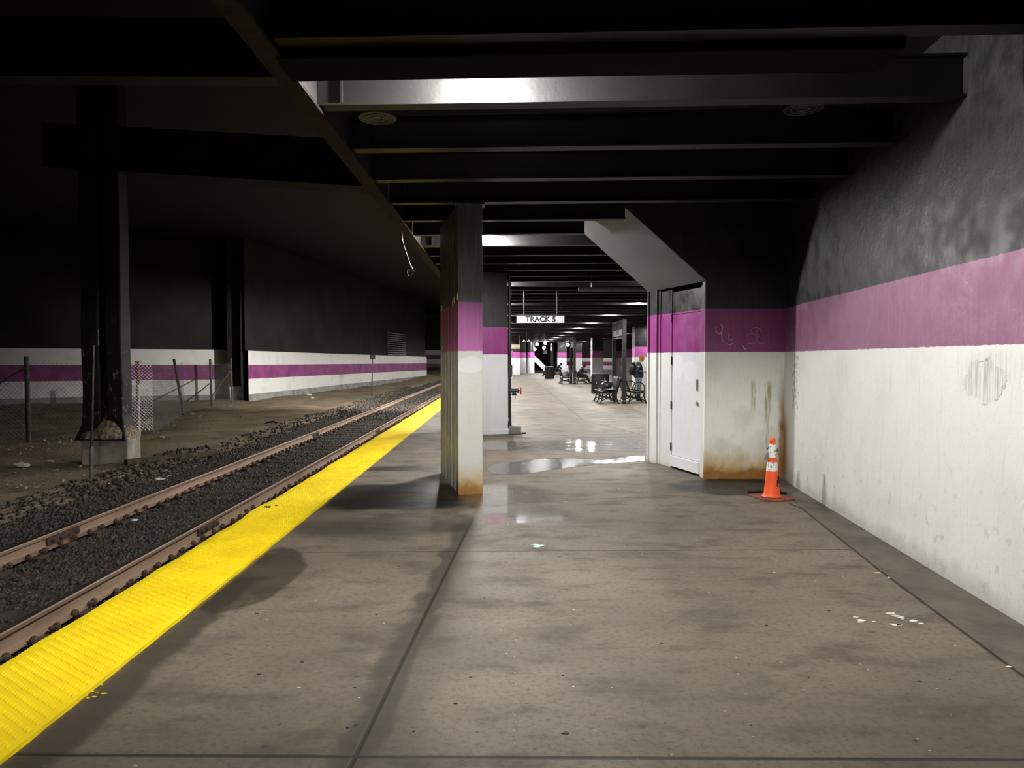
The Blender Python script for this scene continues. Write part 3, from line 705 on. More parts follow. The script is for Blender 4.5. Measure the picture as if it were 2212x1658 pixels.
MB().lathe([(cr(z) + .003, z) for z in (.33, .34, .43, .435)], n_).build('reflective_collar', [M['collar']], t, smooth=50)
MB().lathe([(cr(z) + .003, z) for z in (.49, .50, .64, .65)], n_).build('reflective_collar', [M['collar']], t, smooth=50)
fl_ = MB().add([(-.06, -.03, .56), (-.075, -.05, .47), (-.11, -.03, .46), (-.085, -.01, .53)], [(0,1,2,3)]).add([(.045, -.03, .60), (.07, -.02, .57), (.05, 0, .55)], [(0,1,2)]).add([(-.06, -.03, .62), (-.085, -.02, .585), (-.05, 0, .58)], [(0,1,2)])
so = fl_.build('torn_collar_flap', [simple('torn_grey_vinyl', (.12, .11, .10), .6)], t); sd = so.modifiers.new('thick', 'SOLIDIFY'); sd.thickness = .003
bs = MB().prism([(-.185, -.16), (.02, -.20), (.20, -.16), (.19, .19), (-.19, .19)], .0, .022)
bs.build('base', [simple('grimy_orange_rubber', (.20, .06, .035), .75, 0, .3, .5, 12)], t, bevel=.006)
sc = MB()
for z, x0 in ((.20, .03), (.24, .045)): sc.box((x0 - .006, -cr(z) - .001, z - .05), (x0 + .006, -cr(z) * .9 + .012, z + .03))
sc.build('scuff_mark', [M['ink']], t)
sk = MB(); a = fl(1615, 1064); b_ = fl(1700, 1067)
tag(MB().tube([(a.x, a.y, .012), ((a.x+b_.x)/2, a.y + .05, .012), (b_.x, b_.y, .012)], .013, 6).build('black_strap', [M['ink']], smooth=50), 'thin black strap lying on the floor behind the orange cone', 'strap')

# ------------------------------------------------------------ puddle
n = NT('puddle_water'); n.bump(n.noise(11, 4, .6, n.vec(.7, 2.5, 1)), .5, .02)
n.b.inputs['IOR'].default_value = 2.4
M['puddle'] = n.out((.12, .112, .10), .12, 0, .6)
pp = [(1062, 1022), (1052, 1012), (1066, 1003), (1110, 997), (1160, 991), (1210, 989), (1260, 990), (1300, 993), (1340, 988), (1372, 984), (1392, 984), (1393, 995), (1350, 999), (1300, 1002), (1250, 1007), (1200, 1013), (1150, 1022), (1100, 1025)]
pts = []
for i, q in enumerate(pp):
    a = fl(*q); b_ = fl(*pp[(i+1) % len(pp)])
    for f in (0, .25, .5, .75):
        v = a.lerp(b_, f); pts.append((v.x, v.y + random.uniform(-.035, .035) * (f > 0)))
pu = MB().add([(x, y_, .0025) for x, y_ in pts] , [tuple(range(len(pts)))])
pu.f = [tuple(reversed(pu.f[0]))] if sum((pts[i][0]*pts[(i+1)%len(pts)][1]-pts[(i+1)%len(pts)][0]*pts[i][1]) for i in range(len(pts))) < 0 else pu.f
tag(pu.build('puddle', [M['puddle']]), 'shining puddle across the platform between the rusty pier and the metal door', 'puddle')

# small marks on the floor
M['paint_fleck'] = simple('white_paint_fleck', (.62, .60, .55), .7)
M['pale'] = simple('pale_grit', (.40, .38, .33), .8)
M['mint'] = simple('mint_fleck', (.38, .62, .52), .6)
M['gum'] = simple('dark_gum', (.03, .027, .024), .7)
def chips(name, spots, r, mat, label, cat, sx=1.4, sy=.8):
    mb = MB()
    for i, (px, py) in enumerate(spots):
        p = fl(px, py); flake(mb, (p.x, p.y, .0005), r * random.uniform(.4, 1.2), i + int(px), .003, 8, sx, sy)
    o = mb.build(name, [mat]); return tag(o, label, cat, kind='stuff')
chips('paint_flakes', [(1848, 1333), (1860, 1340), (1858, 1344), (1925, 1325), (1935, 1330), (1945, 1333), (1950, 1337), (1935, 1349), (1943, 1349), (1975, 1341), (1990, 1347), (1888, 1343), (1985, 1216), (1897, 1237), (1910, 1232), (1920, 1247), (1880, 1208), (1893, 1218), (2030, 1312), (2038, 1318), (2178, 1440)], .026, M['paint_fleck'], 'white paint flakes scattered on the floor beside the right wall', 'paint flakes')
chips('mint_chips', [(1156, 1176), (1164, 1178), (1160, 1181)], .035, M['mint'], 'pale mint green flecks on the floor in front of the pier', 'flecks')
sp2 = []
rq = random.Random(12)
for i in range(34):
    sp2.append((1113 + rq.uniform(-3, 3), 1140 + i * 14.5 + rq.uniform(-6, 6)))
chips('white_drips', sp2, .0042, M['pale'], 'dotted line of tiny white drips down the middle of the floor', 'drips', 1, 1)
sp3 = [(768, 1566), (1791, 1319), (1986, 1472), (2052, 1468), (1430, 1390), (953, 1176), (632, 1187)] + [(rq.uniform(500, 2000), rq.uniform(1220, 1600)) for _ in range(22)]
chips('gum_spots', sp3, .010, M['gum'], 'dark chewing gum spots dotted over the near floor', 'gum spots', 1.3, .9)
sp4 = [(1199, 1128), (1186, 1121), (1225, 1120), (1215, 1113), (1250, 1107), (1254, 1129), (1188, 1138), (1310, 1083), (1205, 1034), (1190, 1030), (1225, 1032), (985, 1152), (975, 1074), (1660, 1054), (1720, 1053), (1990, 1270), (2160, 1362)] + [(rq.uniform(950, 2100), rq.uniform(1150, 1640)) for _ in range(40)]
chips('pale_grit', sp4, .0048, M['pale'], 'pale grit and chips sprinkled over the platform floor', 'grit')
chips('yellow_chips', [(x, y_) for x, y_ in ((186, 1503), (200, 1493), (210, 1495), (204, 1505), (220, 1479), (225, 1498), (190, 1508))], .010, M['yellow'], 'yellow chips broken off the strip at the bottom left', 'chips', 1.5, .6)
# ------------------------------------------------------------ beside the track: pillar, beams, fence, poles, litter
n = NT('peeling_black_paint'); pk = n.noise(7, 6, .7, n.vec(1.6, 1.6, .7))
bare = n.mul(n.st(.60, .63, pk), n.st(3.2, .2, n.z))
c = n.mix(n.noise(3, 4), (.011, .0105, .011), (.022, .020, .020)); c = n.mix(n.mul(bare, .8), c, (.34, .29, .22)); n.bump(n.noise(10, 4), .4, .02)
M['pillar'] = n.out(c, .6, 0, .3)
n = NT('peeled_foot'); pk = n.noise(11, 6, .7); low = n.st(.75, .25, n.add(n.z, n.mul(n.sub(pk, .5), .5)))
c = n.mix(low, (.03, .028, .028), n.mix(n.st(.4, .6, n.noise(20, 5)), (.42, .34, .24), (.16, .10, .06))); n.bump(pk, .8, .04); M['peeled'] = n.out(c, .8)
M['block'] = simple('stained_concrete', (.36, .335, .28), .85, 0, .3, .35, 2.2, .3, 18)
M['track_steel'] = simple('rusty_black_steel', (.012, .010, .009), .6, .1, .4, .6, 2.2, .3, 20)
t = thing('track_pillar', (-8.12, 14.25, -.5), 'tall black peeling steel pillar on a concrete block beside the track', 'pillar')
zt = .56
MB().box((-.40, -.25, 0), (.53, .27, zt)).build('concrete_block', [M['block']], t, bevel=.025)
ra = random.Random(8)
def leg(xa, xb, ya, yb):
    mb = MB(); zs = [zt - .05, zt + .25, 1.0, 1.6, 2.2, 2.9, 3.6, 4.6, 5.9, 8.1]; ring = []
    for z in zs:
        f = .10 * max(0, 1 - (z - zt) / .35); j = ra.uniform(-.012, .012)
        ring.append([(xa - f + j, ya - f, z), (xb + f + j, ya - f, z), (xb + f + j, yb + f, z), (xa - f + j, yb + f, z)])
    vs = [p for q in ring for p in q]; fs = [(i*4 + j, i*4 + (j+1) % 4, (i+1)*4 + (j+1) % 4, (i+1)*4 + j) for i in range(len(zs) - 1) for j in range(4)]
    return mb.add(vs, fs)
leg(-.41, -.06, -.16, .2).build('flange', [M['pillar']], t, bevel=.03)
leg(.09, .41, -.18, .2).build('flange', [M['pillar']], t, bevel=.03)
MB().box((-.08, .02, zt), (.11, .12, 8.1)).build('web', [M['pillar']], t)
MB().lathe([(.46, -.02), (.44, .10), (.34, .22), (.22, .36), (.12, .55)], 12, (.12, .03, zt)).build('peeled_foot', [M['peeled']], t)
MB().lathe([(.40, -.02), (.36, .08), (.2, .16)], 10, (-.12, .0, zt)).build('peeled_foot', [M['peeled']], t)
o = MB().extrude([(-9.2, 14.1, 5.48), (-2.8, 14.1, 5.10), (-1.45, 14.1, 5.02), (-1.45, 14.1, 5.95), (-9.2, 14.1, 6.35)], (0, .4, 0)).build('track_beam', [M['track_steel']])
MB().extrude([(-9.2, 13.98, 5.45), (-2.8, 13.98, 5.07), (-1.45, 13.98, 4.99), (-1.45, 13.98, 5.02), (-2.8, 13.98, 5.10), (-9.2, 13.98, 5.48)], (0, .6, 0)).build('bottom_flange', [M['rusty_edge']], o)
tag(o, 'heavy rusty girder crossing from the peeling pillar to the platform edge', 'girder', 'girders over the track')
o = MB().box((-13, 9.7, 5.5), (-1.45, 10.0, 6.3)).build('track_beam', [M['track_steel']])
tag(o, 'dark girder over the track nearer than the peeling pillar', 'girder', 'girders over the track')
p = [(-8.6, 30.5), (-8.2, 30.9)]
t = thing('wall_post', (-13.55, 35.3, -.6), 'tall dark steel post at the bend of the striped retaining wall', 'post')
MB().box((-.42, -.12, 0), (.34, .3, 8.2)).build('shaft', [M['steel_black']], t)
MB().add([(-.30, -.135, .1), (.28, -.135, .1), (.24, -.14, .85), (-.34, -.14, .82)], [(0,1,2,3)]).build('pale_sheet', [M['paint_fleck']], t)
# thin poles
a = fl(197, 1040, -.5)
t = thing('marker_pole', (a.x, a.y, a.z), 'thin leaning metal pole standing in front of the peeling pillar', 'pole')
MB().tube([(0, 0, -.1), (.02, 0, .6), (.10, .0, 2.66)], .022, 8).build('pole', [simple('galvanised_dark', (.12, .12, .12), .3, .8)], t, smooth=60)
MB().box((.06, -.03, 2.38), (.19, -.015, 2.66)).build('plate', [M['steel_black']], t)
MB().tube([(0, 0, -.1), (.02, 0, .62)], .032, 8).build('sleeve', [M['metal']], t, smooth=60)
a = fl(803, 857, -.5)
t = thing('track_marker', (a.x, a.y, a.z), 'short black signal post between the track and the striped wall', 'signal post')
MB().tube([(0, 0, -.1), (.06, 0, 2.25)], .035, 8).build('post', [M['steel_black']], t, smooth=60)
MB().box((-.09, -.06, 2.1), (.21, .06, 2.36)).build('head', [M['steel_black']], t, bevel=.01)
# plank
a = fl(272, 1004, -.46); b_ = fl(466, 984, -.46); d = (b_ - a); Lp = d.length
pk = MB().box((0, -.10, 0), (Lp, .10, .015)).box((0, -.10, .015), (Lp, -.085, .07)).box((0, .085, .015), (Lp, .10, .07)).box((0, -.10, .07), (Lp, .10, .085))
o = pk.build('plank', [simple('weathered_brown_board', (.105, .078, .052), .8, 0, .3, .4, 8, .4, 40)], loc=(a.x, a.y, -.44)); o.rotation_euler.z = math.atan2(d.y, d.x)
tag(o, 'long brown hollow board lying on the ground by the concrete block', 'board')

# chain link fence
M['wire'] = simple('dull_galvanised_wire', (.15, .145, .135), .5, .5)
M['wire_pale'] = simple('pale_galvanised_wire', (.62, .58, .60), .5, .3)
M['post_rust'] = simple('rusty_fence_post', (.06, .042, .032), .7, .2)
def chain(mb, p, q, zb, zt, pitch=.085, r=.0035, shape=None):
    p = Vector(p); q = Vector(q); Lf = (q - p).length; d = (q - p) / Lf
    H = 1.0
    ny = max(2, int((zt(0.5) - zb(0.5)) / pitch)); nxc = int(Lf / pitch)
    def P(i, j):
        u = i * pitch / Lf; z = zb(u) + (zt(u) - zb(u)) * j / (ny * 2); b = p + d * (i * pitch)
        return Vector((b.x, b.y + .012 * sin(i * .5 + j), z)), u, j / (ny * 2)
    for i in range(nxc * 2):
        for j in range(ny * 2):
            if (i + j) % 2: continue
            for dj in (1, -1):
                if 0 <= j + dj <= ny * 2:
                    a, u, v = P(i * .5, j); c, _, _ = P((i + 1) * .5, j + dj)
                    if shape and not shape(u, v): continue
                    mb.tube([a, c], r, 3, cap=False)
    return mb
def post(name, px, py, ztop, parent, org, mat, lean=0, r=.035):
    a = fl(px, py, -.47) - org
    return MB().tube([(a.x, a.y, a.z - .15), (a.x + lean, a.y, ztop - org.z)], r, 8).build(name, [mat], parent, smooth=60), a
O = Vector((-11.94, 17.48, -.47))
t = thing('chain_link_fence', O, 'sagging chain-link fence with a rusty post, running off the photo edge', 'fence', 'old chain-link fences')
post('fence_post', 62, 955, 1.70, t, O, M['post_rust'], 0, .055)
fab = MB(); chain(fab, (-3.6, -1.2), (0, 0), lambda u: .0, lambda u: 2.0 - .15*sin(pi*u), .10, .004); chain(fab, (0, 0), (2.2, .6), lambda u: .0, lambda u: 2.12 - .30*u, .10, .003)
fab.build('wire_mesh', [M['wire']], t)
fab = MB(); chain(fab, (1.95, -.9), (2.75, -1.3), lambda u: .25, lambda u: 1.95, .095, .0065, lambda u, v: abs(u - .5) < .08 + .5 * v and v < .95)
tag(fab.build('torn_wire_flap', [M['wire_pale']], t), 'pale torn flap of wire mesh')
MB().tube([(0, 0, 1.9), (-1.9, -.5, .6)], .025, 6).build('brace', [M['post_rust']], t)
O = Vector((-10.0, 19.0, -.47))
t = thing('chain_link_fence', O, 'chain-link fence of leaning posts between the peeling pillar and the striped wall', 'fence', 'old chain-link fences')
fp = []
for px, py, zt_, ln, mt in ((398, 895, 1.62, -.35, 0), (458, 880, 1.62, -.05, 0), (502, 868, 1.68, -.05, 0)):
    o, a = post('fence_post', px, py, zt_, t, O, M['post_rust'], ln, .05); fp.append(a)
M['red_white'] = None
n = NT('red_and_pale_post'); M['red_white'] = n.out(n.mix(n.st(.92, .96, n.z), (.55, .52, .50), (.16, .015, .02)), .6)
tag(post('fence_post', 300, 940, 1.58, t, O, M['red_white'], 0, .05)[0], 'pale post with a dark red top')
fab = MB(); chain(fab, (-.25, -.6), (.35, .15), lambda u: .05, lambda u: 2.05, .095, .006, lambda u, v: v > .05)
tag(fab.build('torn_wire_flap', [M['wire_pale']], t), 'pale bunched end of the wire mesh')
fab = MB(); q0 = Vector((.3, .2, 0))
for a in fp:
    chain(fab, (q0.x, q0.y), (a.x, a.y), lambda u: .05, lambda u: 2.0 - .12*sin(pi*u), .15, .0028); q0 = a
fab.build('wire_mesh', [M['wire']], t)
MB().tube([fp[1] + Vector((0, 0, 1.1)), fp[0] + Vector((.1, 0, .5))], .025, 5).tube([fp[2] + Vector((0, 0, 1.6)), fp[1] + Vector((0, 0, .5))], .025, 5).build('brace', [M['post_rust']], t)

# leaves, paper
M['leaf'] = simple('dry_pale_leaf', (.34, .26, .18), .8, 0, .3, .55, 18)
lf = MB(); rl = random.Random(31)
for px, py, sx, sy, num in ((50, 978, 30, 12, 50), (110, 968, 45, 10, 90), (150, 960, 40, 7, 60), (330, 925, 22, 12, 70), (372, 912, 20, 12, 80), (420, 898, 30, 8, 60), (490, 877, 40, 6, 60), (200, 1010, 120, 30, 50), (60, 1040, 60, 25, 40), (560, 880, 60, 20, 40), (350, 1010, 60, 20, 40)):
    for _ in range(num):
        x_, y_ = rl.gauss(px, sx * .5), rl.gauss(py, sy * .5); p = fl(x_, max(835, y_), -.44); r = rl.uniform(.018, .05); a = rl.uniform(0, 6.28)
        z = gz(p.x, p.y) + rl.uniform(.012, .03); u, v = Vector((cos(a), sin(a), rl.uniform(-.3, .6))) * r, Vector((-sin(a), cos(a), rl.uniform(-.2, .4))) * r * .6
        c_ = Vector((p.x, p.y, z + .03)); lf.add([c_ - u, c_ - v + Vector((0, 0, -r*.3)), c_ + u, c_ + v], [(0, 1, 2, 3)])
tag(lf.build('dry_leaves', [M['leaf']]), 'scatter of dry pale leaves over the dirt around the fence and pillar', 'leaves', kind='stuff')
M['paper'] = simple('crumpled_white_paper', (.62, .60, .56), .8)
for i, (px, py, r, lab) in enumerate(((106, 1000, .12, 'white paper scrap on the dirt, alone in front of the rusty fence post'), (345, 945, .13, 'white crumpled paper on the dirt just beyond the concrete block'),
        (45, 1012, .2, 'pale crumpled bag on the dirt near the photo edge'), (290, 1130, .07, 'small pale scrap lying between the two rails'), (668, 853, .22, 'white litter heap at the foot of the striped wall'), (675, 860, .18, 'pale bluish bag lying beside the litter at the striped wall'),
        (345, 1030, .1, 'thin white scrap between the board and the far rail'), (590, 917, .25, 'black scrap on the bare dirt below the striped wall'))):
    p = fl(px, py, -.45 if i != 3 else -.55); mb = MB(); q = random.Random(i + 40)
    vs = []; 
    for a in range(9):
        g = 2*pi*a/9; vs.append((r*cos(g)*q.uniform(.5, 1.2), r*.7*sin(g)*q.uniform(.5, 1.2), q.uniform(0, r*.35)))
    vs.append((0, 0, r * .45))
    mb.add(vs, [(a, (a+1) % 9, 9) for a in range(9)] + [tuple(range(8, -1, -1))])
    o = mb.build('paper_scrap', [M['ink'] if i == 7 else M['paper']], loc=(p.x, p.y, gz(p.x, p.y) + (.005 if i != 3 else .06))); tag(o, lab, 'litter', 'litter beside the track')
# louvred vent and hanging fixture on the sooty upper wall
p = Vector((-12.75, 34.7)).lerp(Vector((-8.02, 71.7)), .62)
dvec = (Vector((-8.02, 71.7)) - Vector((-12.75, 34.7))).normalized()
t = thing('wall_vent', (p.x + .05, p.y, 1.95), 'louvred metal vent on the sooty wall above the purple band', 'vent', rz=math.atan2(dvec.y, dvec.x))
fm = MB()
for k in range(11): fm.box((0, -.14, .18*k), (5.5, -.08, .18*k + .07))
fm.build('louvre', [M['tr_base']], t)
MB().box((-.1, -.12, -.05), (0, -.05, 2.1)).box((5.5, -.12, -.05), (5.6, -.05, 2.1)).build('frame', [M['track_steel']], t)

# ------------------------------------------------------------ far platform
def colbox(name, px0, px1, Y, depth, top, mat, label, cat='column', group='striped piers and columns'):
    a, c = dp(px0, 774, Y), dp(px1, 774, Y)
    o = MB().box((a.x, Y, 0), (c.x, Y + depth, top)).build(name, [mat]); return tag(o, label, cat, group)
colbox('striped_column', 1205, 1224, 79.5, 1.2, 3.516, M['column_far'], 'wide striped column behind the seated figures, second of the far pair from the opposite track')
colbox('striped_column', 1243.5, 1257, 80.5, 1.2, 3.516, M['column_far'], 'striped column right behind the sign post of the middle benches')
colbox('striped_column', 1279.5, 1303, 62, 1.2, 3.516, M['column_far'], 'striped column standing behind the wide black bin')
colbox('striped_column', 1328, 1342, 63, 1.4, 3.516, M['column_far'], 'striped column seen between the two posts of the nearest station sign')
colbox('striped_column', 1351, 1372, 50, 1.4, 3.2, M['column_far'], 'striped column just behind the near sign post, its top edge lit')
colbox('striped_column', 1371, 1440, 40.3, .8, 3.516, M['column_far'], 'broad striped pier with a base board directly behind the man in the orange cap')
colbox('striped_column', 1100, 1107.5, 59, .7, 3.516, M['column_far'], 'narrow white-footed column by the edge of the second pier')
colbox('striped_column', 1108, 1123.5, 71, 1.0, 3.516, M['column_far'], 'greyish striped column under the small brown sign')
wf = MB(); Yw = 79.0
poly = [(1123.5, 806), (1123.5, 690), (1147, 690), (1147, 760), (1159, 771), (1185, 797.5), (1177, 802), (1151, 777), (1147, 806)]
pts = [dp(px, py, Yw) for px, py in poly]
for p in pts:
    if p.z < .1: p.z = 0
    p.z = min(p.z, 4.09)
structure(wf.extrude(pts, (0, .35, 0)).build('wall_stair_parapet', [M['column_far']]))
a, c = dp(1136, 774, 78), dp(1154, 774, 78)
o = MB().lathe([((c.x - a.x)/2, 0), ((c.x - a.x)/2, 1.74), ((c.x - a.x)/2, 3.516)], 24, ((a.x + c.x)/2, 77.6, 0)).build('round_column', [M['column_far']], smooth=40)
tag(o, 'round white column in front of the sloping stair parapet', 'column', 'striped piers and columns')
# small brown sign and lit sign far away
M['brown'] = simple('faded_brown_sign', (.36, .26, .19), .6)
def far_sign(px0, px1, py0, py1, Y, mat, label, name='hanging_sign', bars=True):
    a, c = dp(px0, py1, Y), dp(px1, py0, Y); t = thing(name, ((a.x + c.x)/2, Y, a.z), label, 'sign'); hw = (c.x - a.x)/2; hh = c.z - a.z
    MB().box((-hw, -.03, 0), (hw, .03, hh)).build('panel', [mat], t)
    for x in (-hw + .05, hw - .05): MB().tube([(x, 0, hh), (x, 0, 4.11 - a.z)], .02, 6).build('hanger_rod', [M['metal']], t)
    return t, hw, hh
t, hw, hh = far_sign(1100, 1123.5, 744, 753, 58, M['brown'], 'small faded brown sign hanging beside the second pier')
mk = MB(); q = random.Random(6)
for row in (.28, .68):
    x = -hw + .08
    while x < hw - .12:
        w_ = q.uniform(.03, .08); mk.box((x, -.036, hh*row - .04), (x + w_, -.031, hh*row + .04)); x += w_ + .03
mk.build('faded_marks', [M['tr_base']], t)
far_sign(1174, 1182, 757, 764, 88, M['sign_white'], 'tiny pale sign far down the platform')
p = dp(1137, 736, 50)
t = thing('emergency_light', (p.x, p.y, p.z), 'small twin-headed pale light hanging under the beams beyond the TRACK 5 sign', 'light')
MB().tube([(0, 0, .05), (0, 0, 4.11 - p.z)], .015, 6).build('stem', [M['steel_black']], t)
for s in (-1, 1): MB().lathe([(.03, .08), (.10, 0), (.11, -.05), (.02, -.06)], 12, (s*.16, 0, 0)).build('head', [simple('pale_lens', (.6, .58, .45), .3)], t, smooth=50)
for o_ in [c_ for c_ in t.children if c_.name.startswith('head')][1:]: pass

# ---- benches
M['iron_black'] = simple('black_cast_iron', (.016, .016, .017), .35, .2)
M['seat_metal'] = simple('black_strap_metal', (.03, .03, .032), .28, .3)
def bench(label):
    t = thing('bench', (0, 0, 0), label, 'bench', 'black iron benches on the platform')
    Lb = 1.75
    for y_ in (0, Lb / 2, Lb):
        fr = MB()
        def cv(pts, r=.024): fr.tube([(x, y_, z) for x, z in pts], r, 7)
        cv([(.66, .0), (.62, .06), (.57, .2), (.555, .34), (.57, .44)], .026)
        cv([(-.04, .0), (.0, .06), (.05, .2), (.06, .34), (.03, .46), (-.03, .64), (-.11, .88)], .026)
        cv([(.56, .30), (.44, .20), (.30, .165), (.16, .20), (.055, .30)], .02)
        cv([(.60, .10), (.46, .17), (.30, .19), (.14, .17), (.02, .10)], .018)
        cv([(.58, .43), (.45, .455), (.30, .42), (.12, .41), (.02, .47)], .022)
        if y_ != Lb / 2: fr.tube([(.36 + .215*cos(2*pi*i/22), y_, .575 + .205*sin(2*pi*i/22)) for i in range(22)], .02, 7, closed=True)
        fr.box((.60, y_ - .03, 0), (.72, y_ + .03, .018)); fr.box((-.09, y_ - .03, 0), (.02, y_ + .03, .018))
        fr.build('end_frame', [M['iron_black']], t, smooth=50)
    se = MB(); bk = MB()
    for i in range(9):
        u = i / 8; x = .05 + .55 * u; z = .445 + .02 * cos(u * 5) ; se.box((x - .026, -.03, z - .006), (x + .026, Lb + .03, z + .006))
    for i in range(8):
        z = .50 + .055 * i; x = .02 - .155 * (z - .46) / .42; bk.box((x - .008, -.03, z - .022), (x + .008, Lb + .03, z + .022))
    se.build('seat', [M['seat_metal']], t); bk.build('backrest', [M['seat_metal']], t)
    return t
def pylon(px, py, label, ylen=2.3):
    a = fl(px, py); t = thing('station_sign', (a.x, a.y, 0), label, 'sign', 'two-post signs between the benches')
    for y_ in (0, ylen): MB().box((-.075, y_ - .075, 0), (.075, y_ + .075, 3.08)).build('post', [M['steel_black']], t, bevel=.01)
    MB().box((-.07, .075, 2.40), (.07, ylen - .075, 2.45)).box((-.07, .075, 3.0), (.07, ylen - .075, 3.06)).build('frame', [M['metal']], t)
    MB().box((-.05, .075, 2.72), (.05, ylen - .075, 3.0)).build('name_panel', [M['steel_black']], t)
    MB().box((-.05, .075, 2.50), (.05, ylen - .075, 2.72)).build('track_panel', [M['sign_white']], t)
    mk = MB(); q = random.Random(int(px)); y_ = ylen - .25
    for word in (5, 7):
        for _ in range(word):
            w_ = q.uniform(.07, .11); mk.box((-.054, y_ - w_, 2.78), (-.05, y_ - w_ + .035, 2.94)); mk.box((-.054, y_ - w_, 2.91), (-.05, y_, 2.94))
            if q.random() < .6: mk.box((-.054, y_ - w_, 2.845), (-.05, y_, 2.87))
            y_ -= w_ + .045
        y_ -= .12
    mk.build('name_lettering', [M['tr_base']], t)
    mk = MB(); y_ = ylen / 2 + .32
    for _ in range(5):
        mk.box((-.054, y_ - .025, 2.55), (-.05, y_, 2.67)); mk.box((-.054, y_ - .09, 2.645), (-.05, y_, 2.67)); y_ -= .13
    mk.build('track_lettering', [M['ink']], t)
    lp = MB().tube([(.11*cos(g), .11*sin(g) , .16 + .05*sin(g*1.0)) for g in [2*pi*i/16 for i in range(16)]], .012, 5, closed=True)
    lp.build('cable_loop', [M['sign_white']], t, smooth=60)
    return t, a
cl = [((1347.5, 872), 'nearest of the three', 'by the broad pier'), ((1241, 829), 'middle one of the three', 'by the wide bin'), ((1193.5, 812), 'farthest of the three', 'behind the cylindrical bin')]
bproto = None; BP = []
for i, ((px, py), wh, _) in enumerate(cl):
    t, a = pylon(px, py, 'black two-post station sign rising between benches, %s' % wh)
    for side in (-1, 1):
        lab = 'black iron bench facing the %s, %s pairs, beside the station sign' % ('TRACK 5 edge' if side < 0 else 'opposite track', wh.replace('one of the three', 'of three').replace('of the three', 'of three'))
        if bproto is None: o = bproto = bench(lab)
        else: o = dup(bproto, label=lab)
        o.rotation_euler.z = pi if side < 0 else 0
        o.location = (a.x + side * .20, a.y + (1.85 if side < 0 else .1), 0)
        BP.append(o.location.copy())
# belongings on the nearest bench
def softbag(name, loc, size, mat, label, cat, seed, rz=0, kids=None):
    me_ = MB().ball((0, 0, size[2] / 2), (size[0] / 2, size[1] / 2, size[2] / 2), n=18, m=12)
    q = random.Random(seed); ph = [q.uniform(0, 6) for _ in range(6)]
    me_.v = [(x * (1 + .10*sin(9*z/size[2] + ph[0]) + .07*sin(7*y/size[1] + ph[1])), y * (1 + .10*sin(8*x/size[0] + ph[2])), max(0, z * (1 + .08*sin(10*x/size[0] + ph[3]) + .06*sin(9*y/size[1] + ph[4])) - .03*size[2])) for x, y, z in me_.v]
    o = me_.build(name, [mat], smooth=70, loc=loc, rz=rz); return tag(o, label, cat)
M['nylon'] = simple('shiny_black_nylon', (.016, .016, .018), .28, 0, .6, .4, 6, .5, 25)
M['coat'] = simple('grey_black_coat_cloth', (.045, .043, .046), .45, 0, .5, .6, 5, .5, 20)
b0 = BP[0]
bg = softbag('duffel_bag', (b0.x - .34, b0.y - 1.15, .46), (.42, .75, .36), M['nylon'], 'shiny black bag slumped on the near bench', 'bag', 3)
bh = MB().tube([(-.04, -.2, .30), (-.05, -.1, .42), (-.05, .1, .42), (-.04, .2, .30)], .012, 6).build('handle', [M['ink']], bg, smooth=60)
ct = MB(); cols = 14; rows = 12
def cpt(u, v):
    x = .02 - .42 * max(0, .55 - v) / .55 + .12 * max(0, v - .55); z = .47 + .02 * sin(9*u) + (.50 * max(0, min(1, (v - .5) / .38))) - .18 * max(0, v - .9) * 6
    return (x + .02*sin(7*u + 5*v), -.05 + .95*u + .05*sin(6*v), z + .02*sin(11*u + 3*v))
ct.add([cpt(i/cols, j/rows) for j in range(rows + 1) for i in range(cols + 1)], [(j*(cols+1) + i, j*(cols+1) + i + 1, (j+1)*(cols+1) + i + 1, (j+1)*(cols+1) + i) for j in range(rows) for i in range(cols)])
o = ct.build('draped_coat', [M['coat']], smooth=80, loc=(b0.x - .05, b0.y - 1.78, .01)); sd = o.modifiers.new('thick', 'SOLIDIFY'); sd.thickness = .035
tag(o, 'dark grey coat draped over the backrest of the near bench beside the bag', 'coat')
M['cloth_white'] = simple('off_white_cloth', (.62, .62, .66), .8, 0, .3, .2, 7, .4, 20)
b2_ = BP[2]
softbag('white_bundle', (b2_.x - .30, b2_.y - .9, .46), (.5, .7, .75), M['cloth_white'], 'tall off-white cloth bundle on the middle bench beside the sign post', 'bundle', 9)
softbag('brown_bag', (b2_.x - .22, b2_.y - 1.55, .46), (.34, .4, .36), simple('brown_bag_cloth', (.12, .075, .055), .7), 'brown and grey bag on the middle bench in front of the white bundle', 'bag', 15)

# ---- bins
M['bin'] = simple('black_bin_plastic', (.020, .020, .021), .45, 0, .5, .4, 3)
def bin_(px, py, r, h, label):
    a = fl(px, py); t = thing('trash_bin', (a.x, a.y + r, 0), label, 'bin', 'black bins on the platform')
    mb = MB().lathe([(r*.97, 0), (r, .02), (r, h - .06), (r*.98, h - .05)], 28)
    for i in range(28):
        g = 2*pi*i/28; mb.tube([(r*1.01*cos(g), r*1.01*sin(g), .05), (r*1.01*cos(g), r*1.01*sin(g), h - .09)], .014, 4)
    mb.build('body', [M['bin']], t, smooth=30)
    MB().lathe([(r*1.02, h - .06), (r*1.03, h - .02), (r*.96, h), (r*.5, h + .005)], 28).build('lid', [M['seat_metal']], t, smooth=30)
    return t
bin_(1299, 849, .41, .92, 'wide black bin beside the nearest benches, largest of the bins')
bin_(1187.5, 818, .36, 1.0, 'tall black cylindrical bin beside the farthest benches')
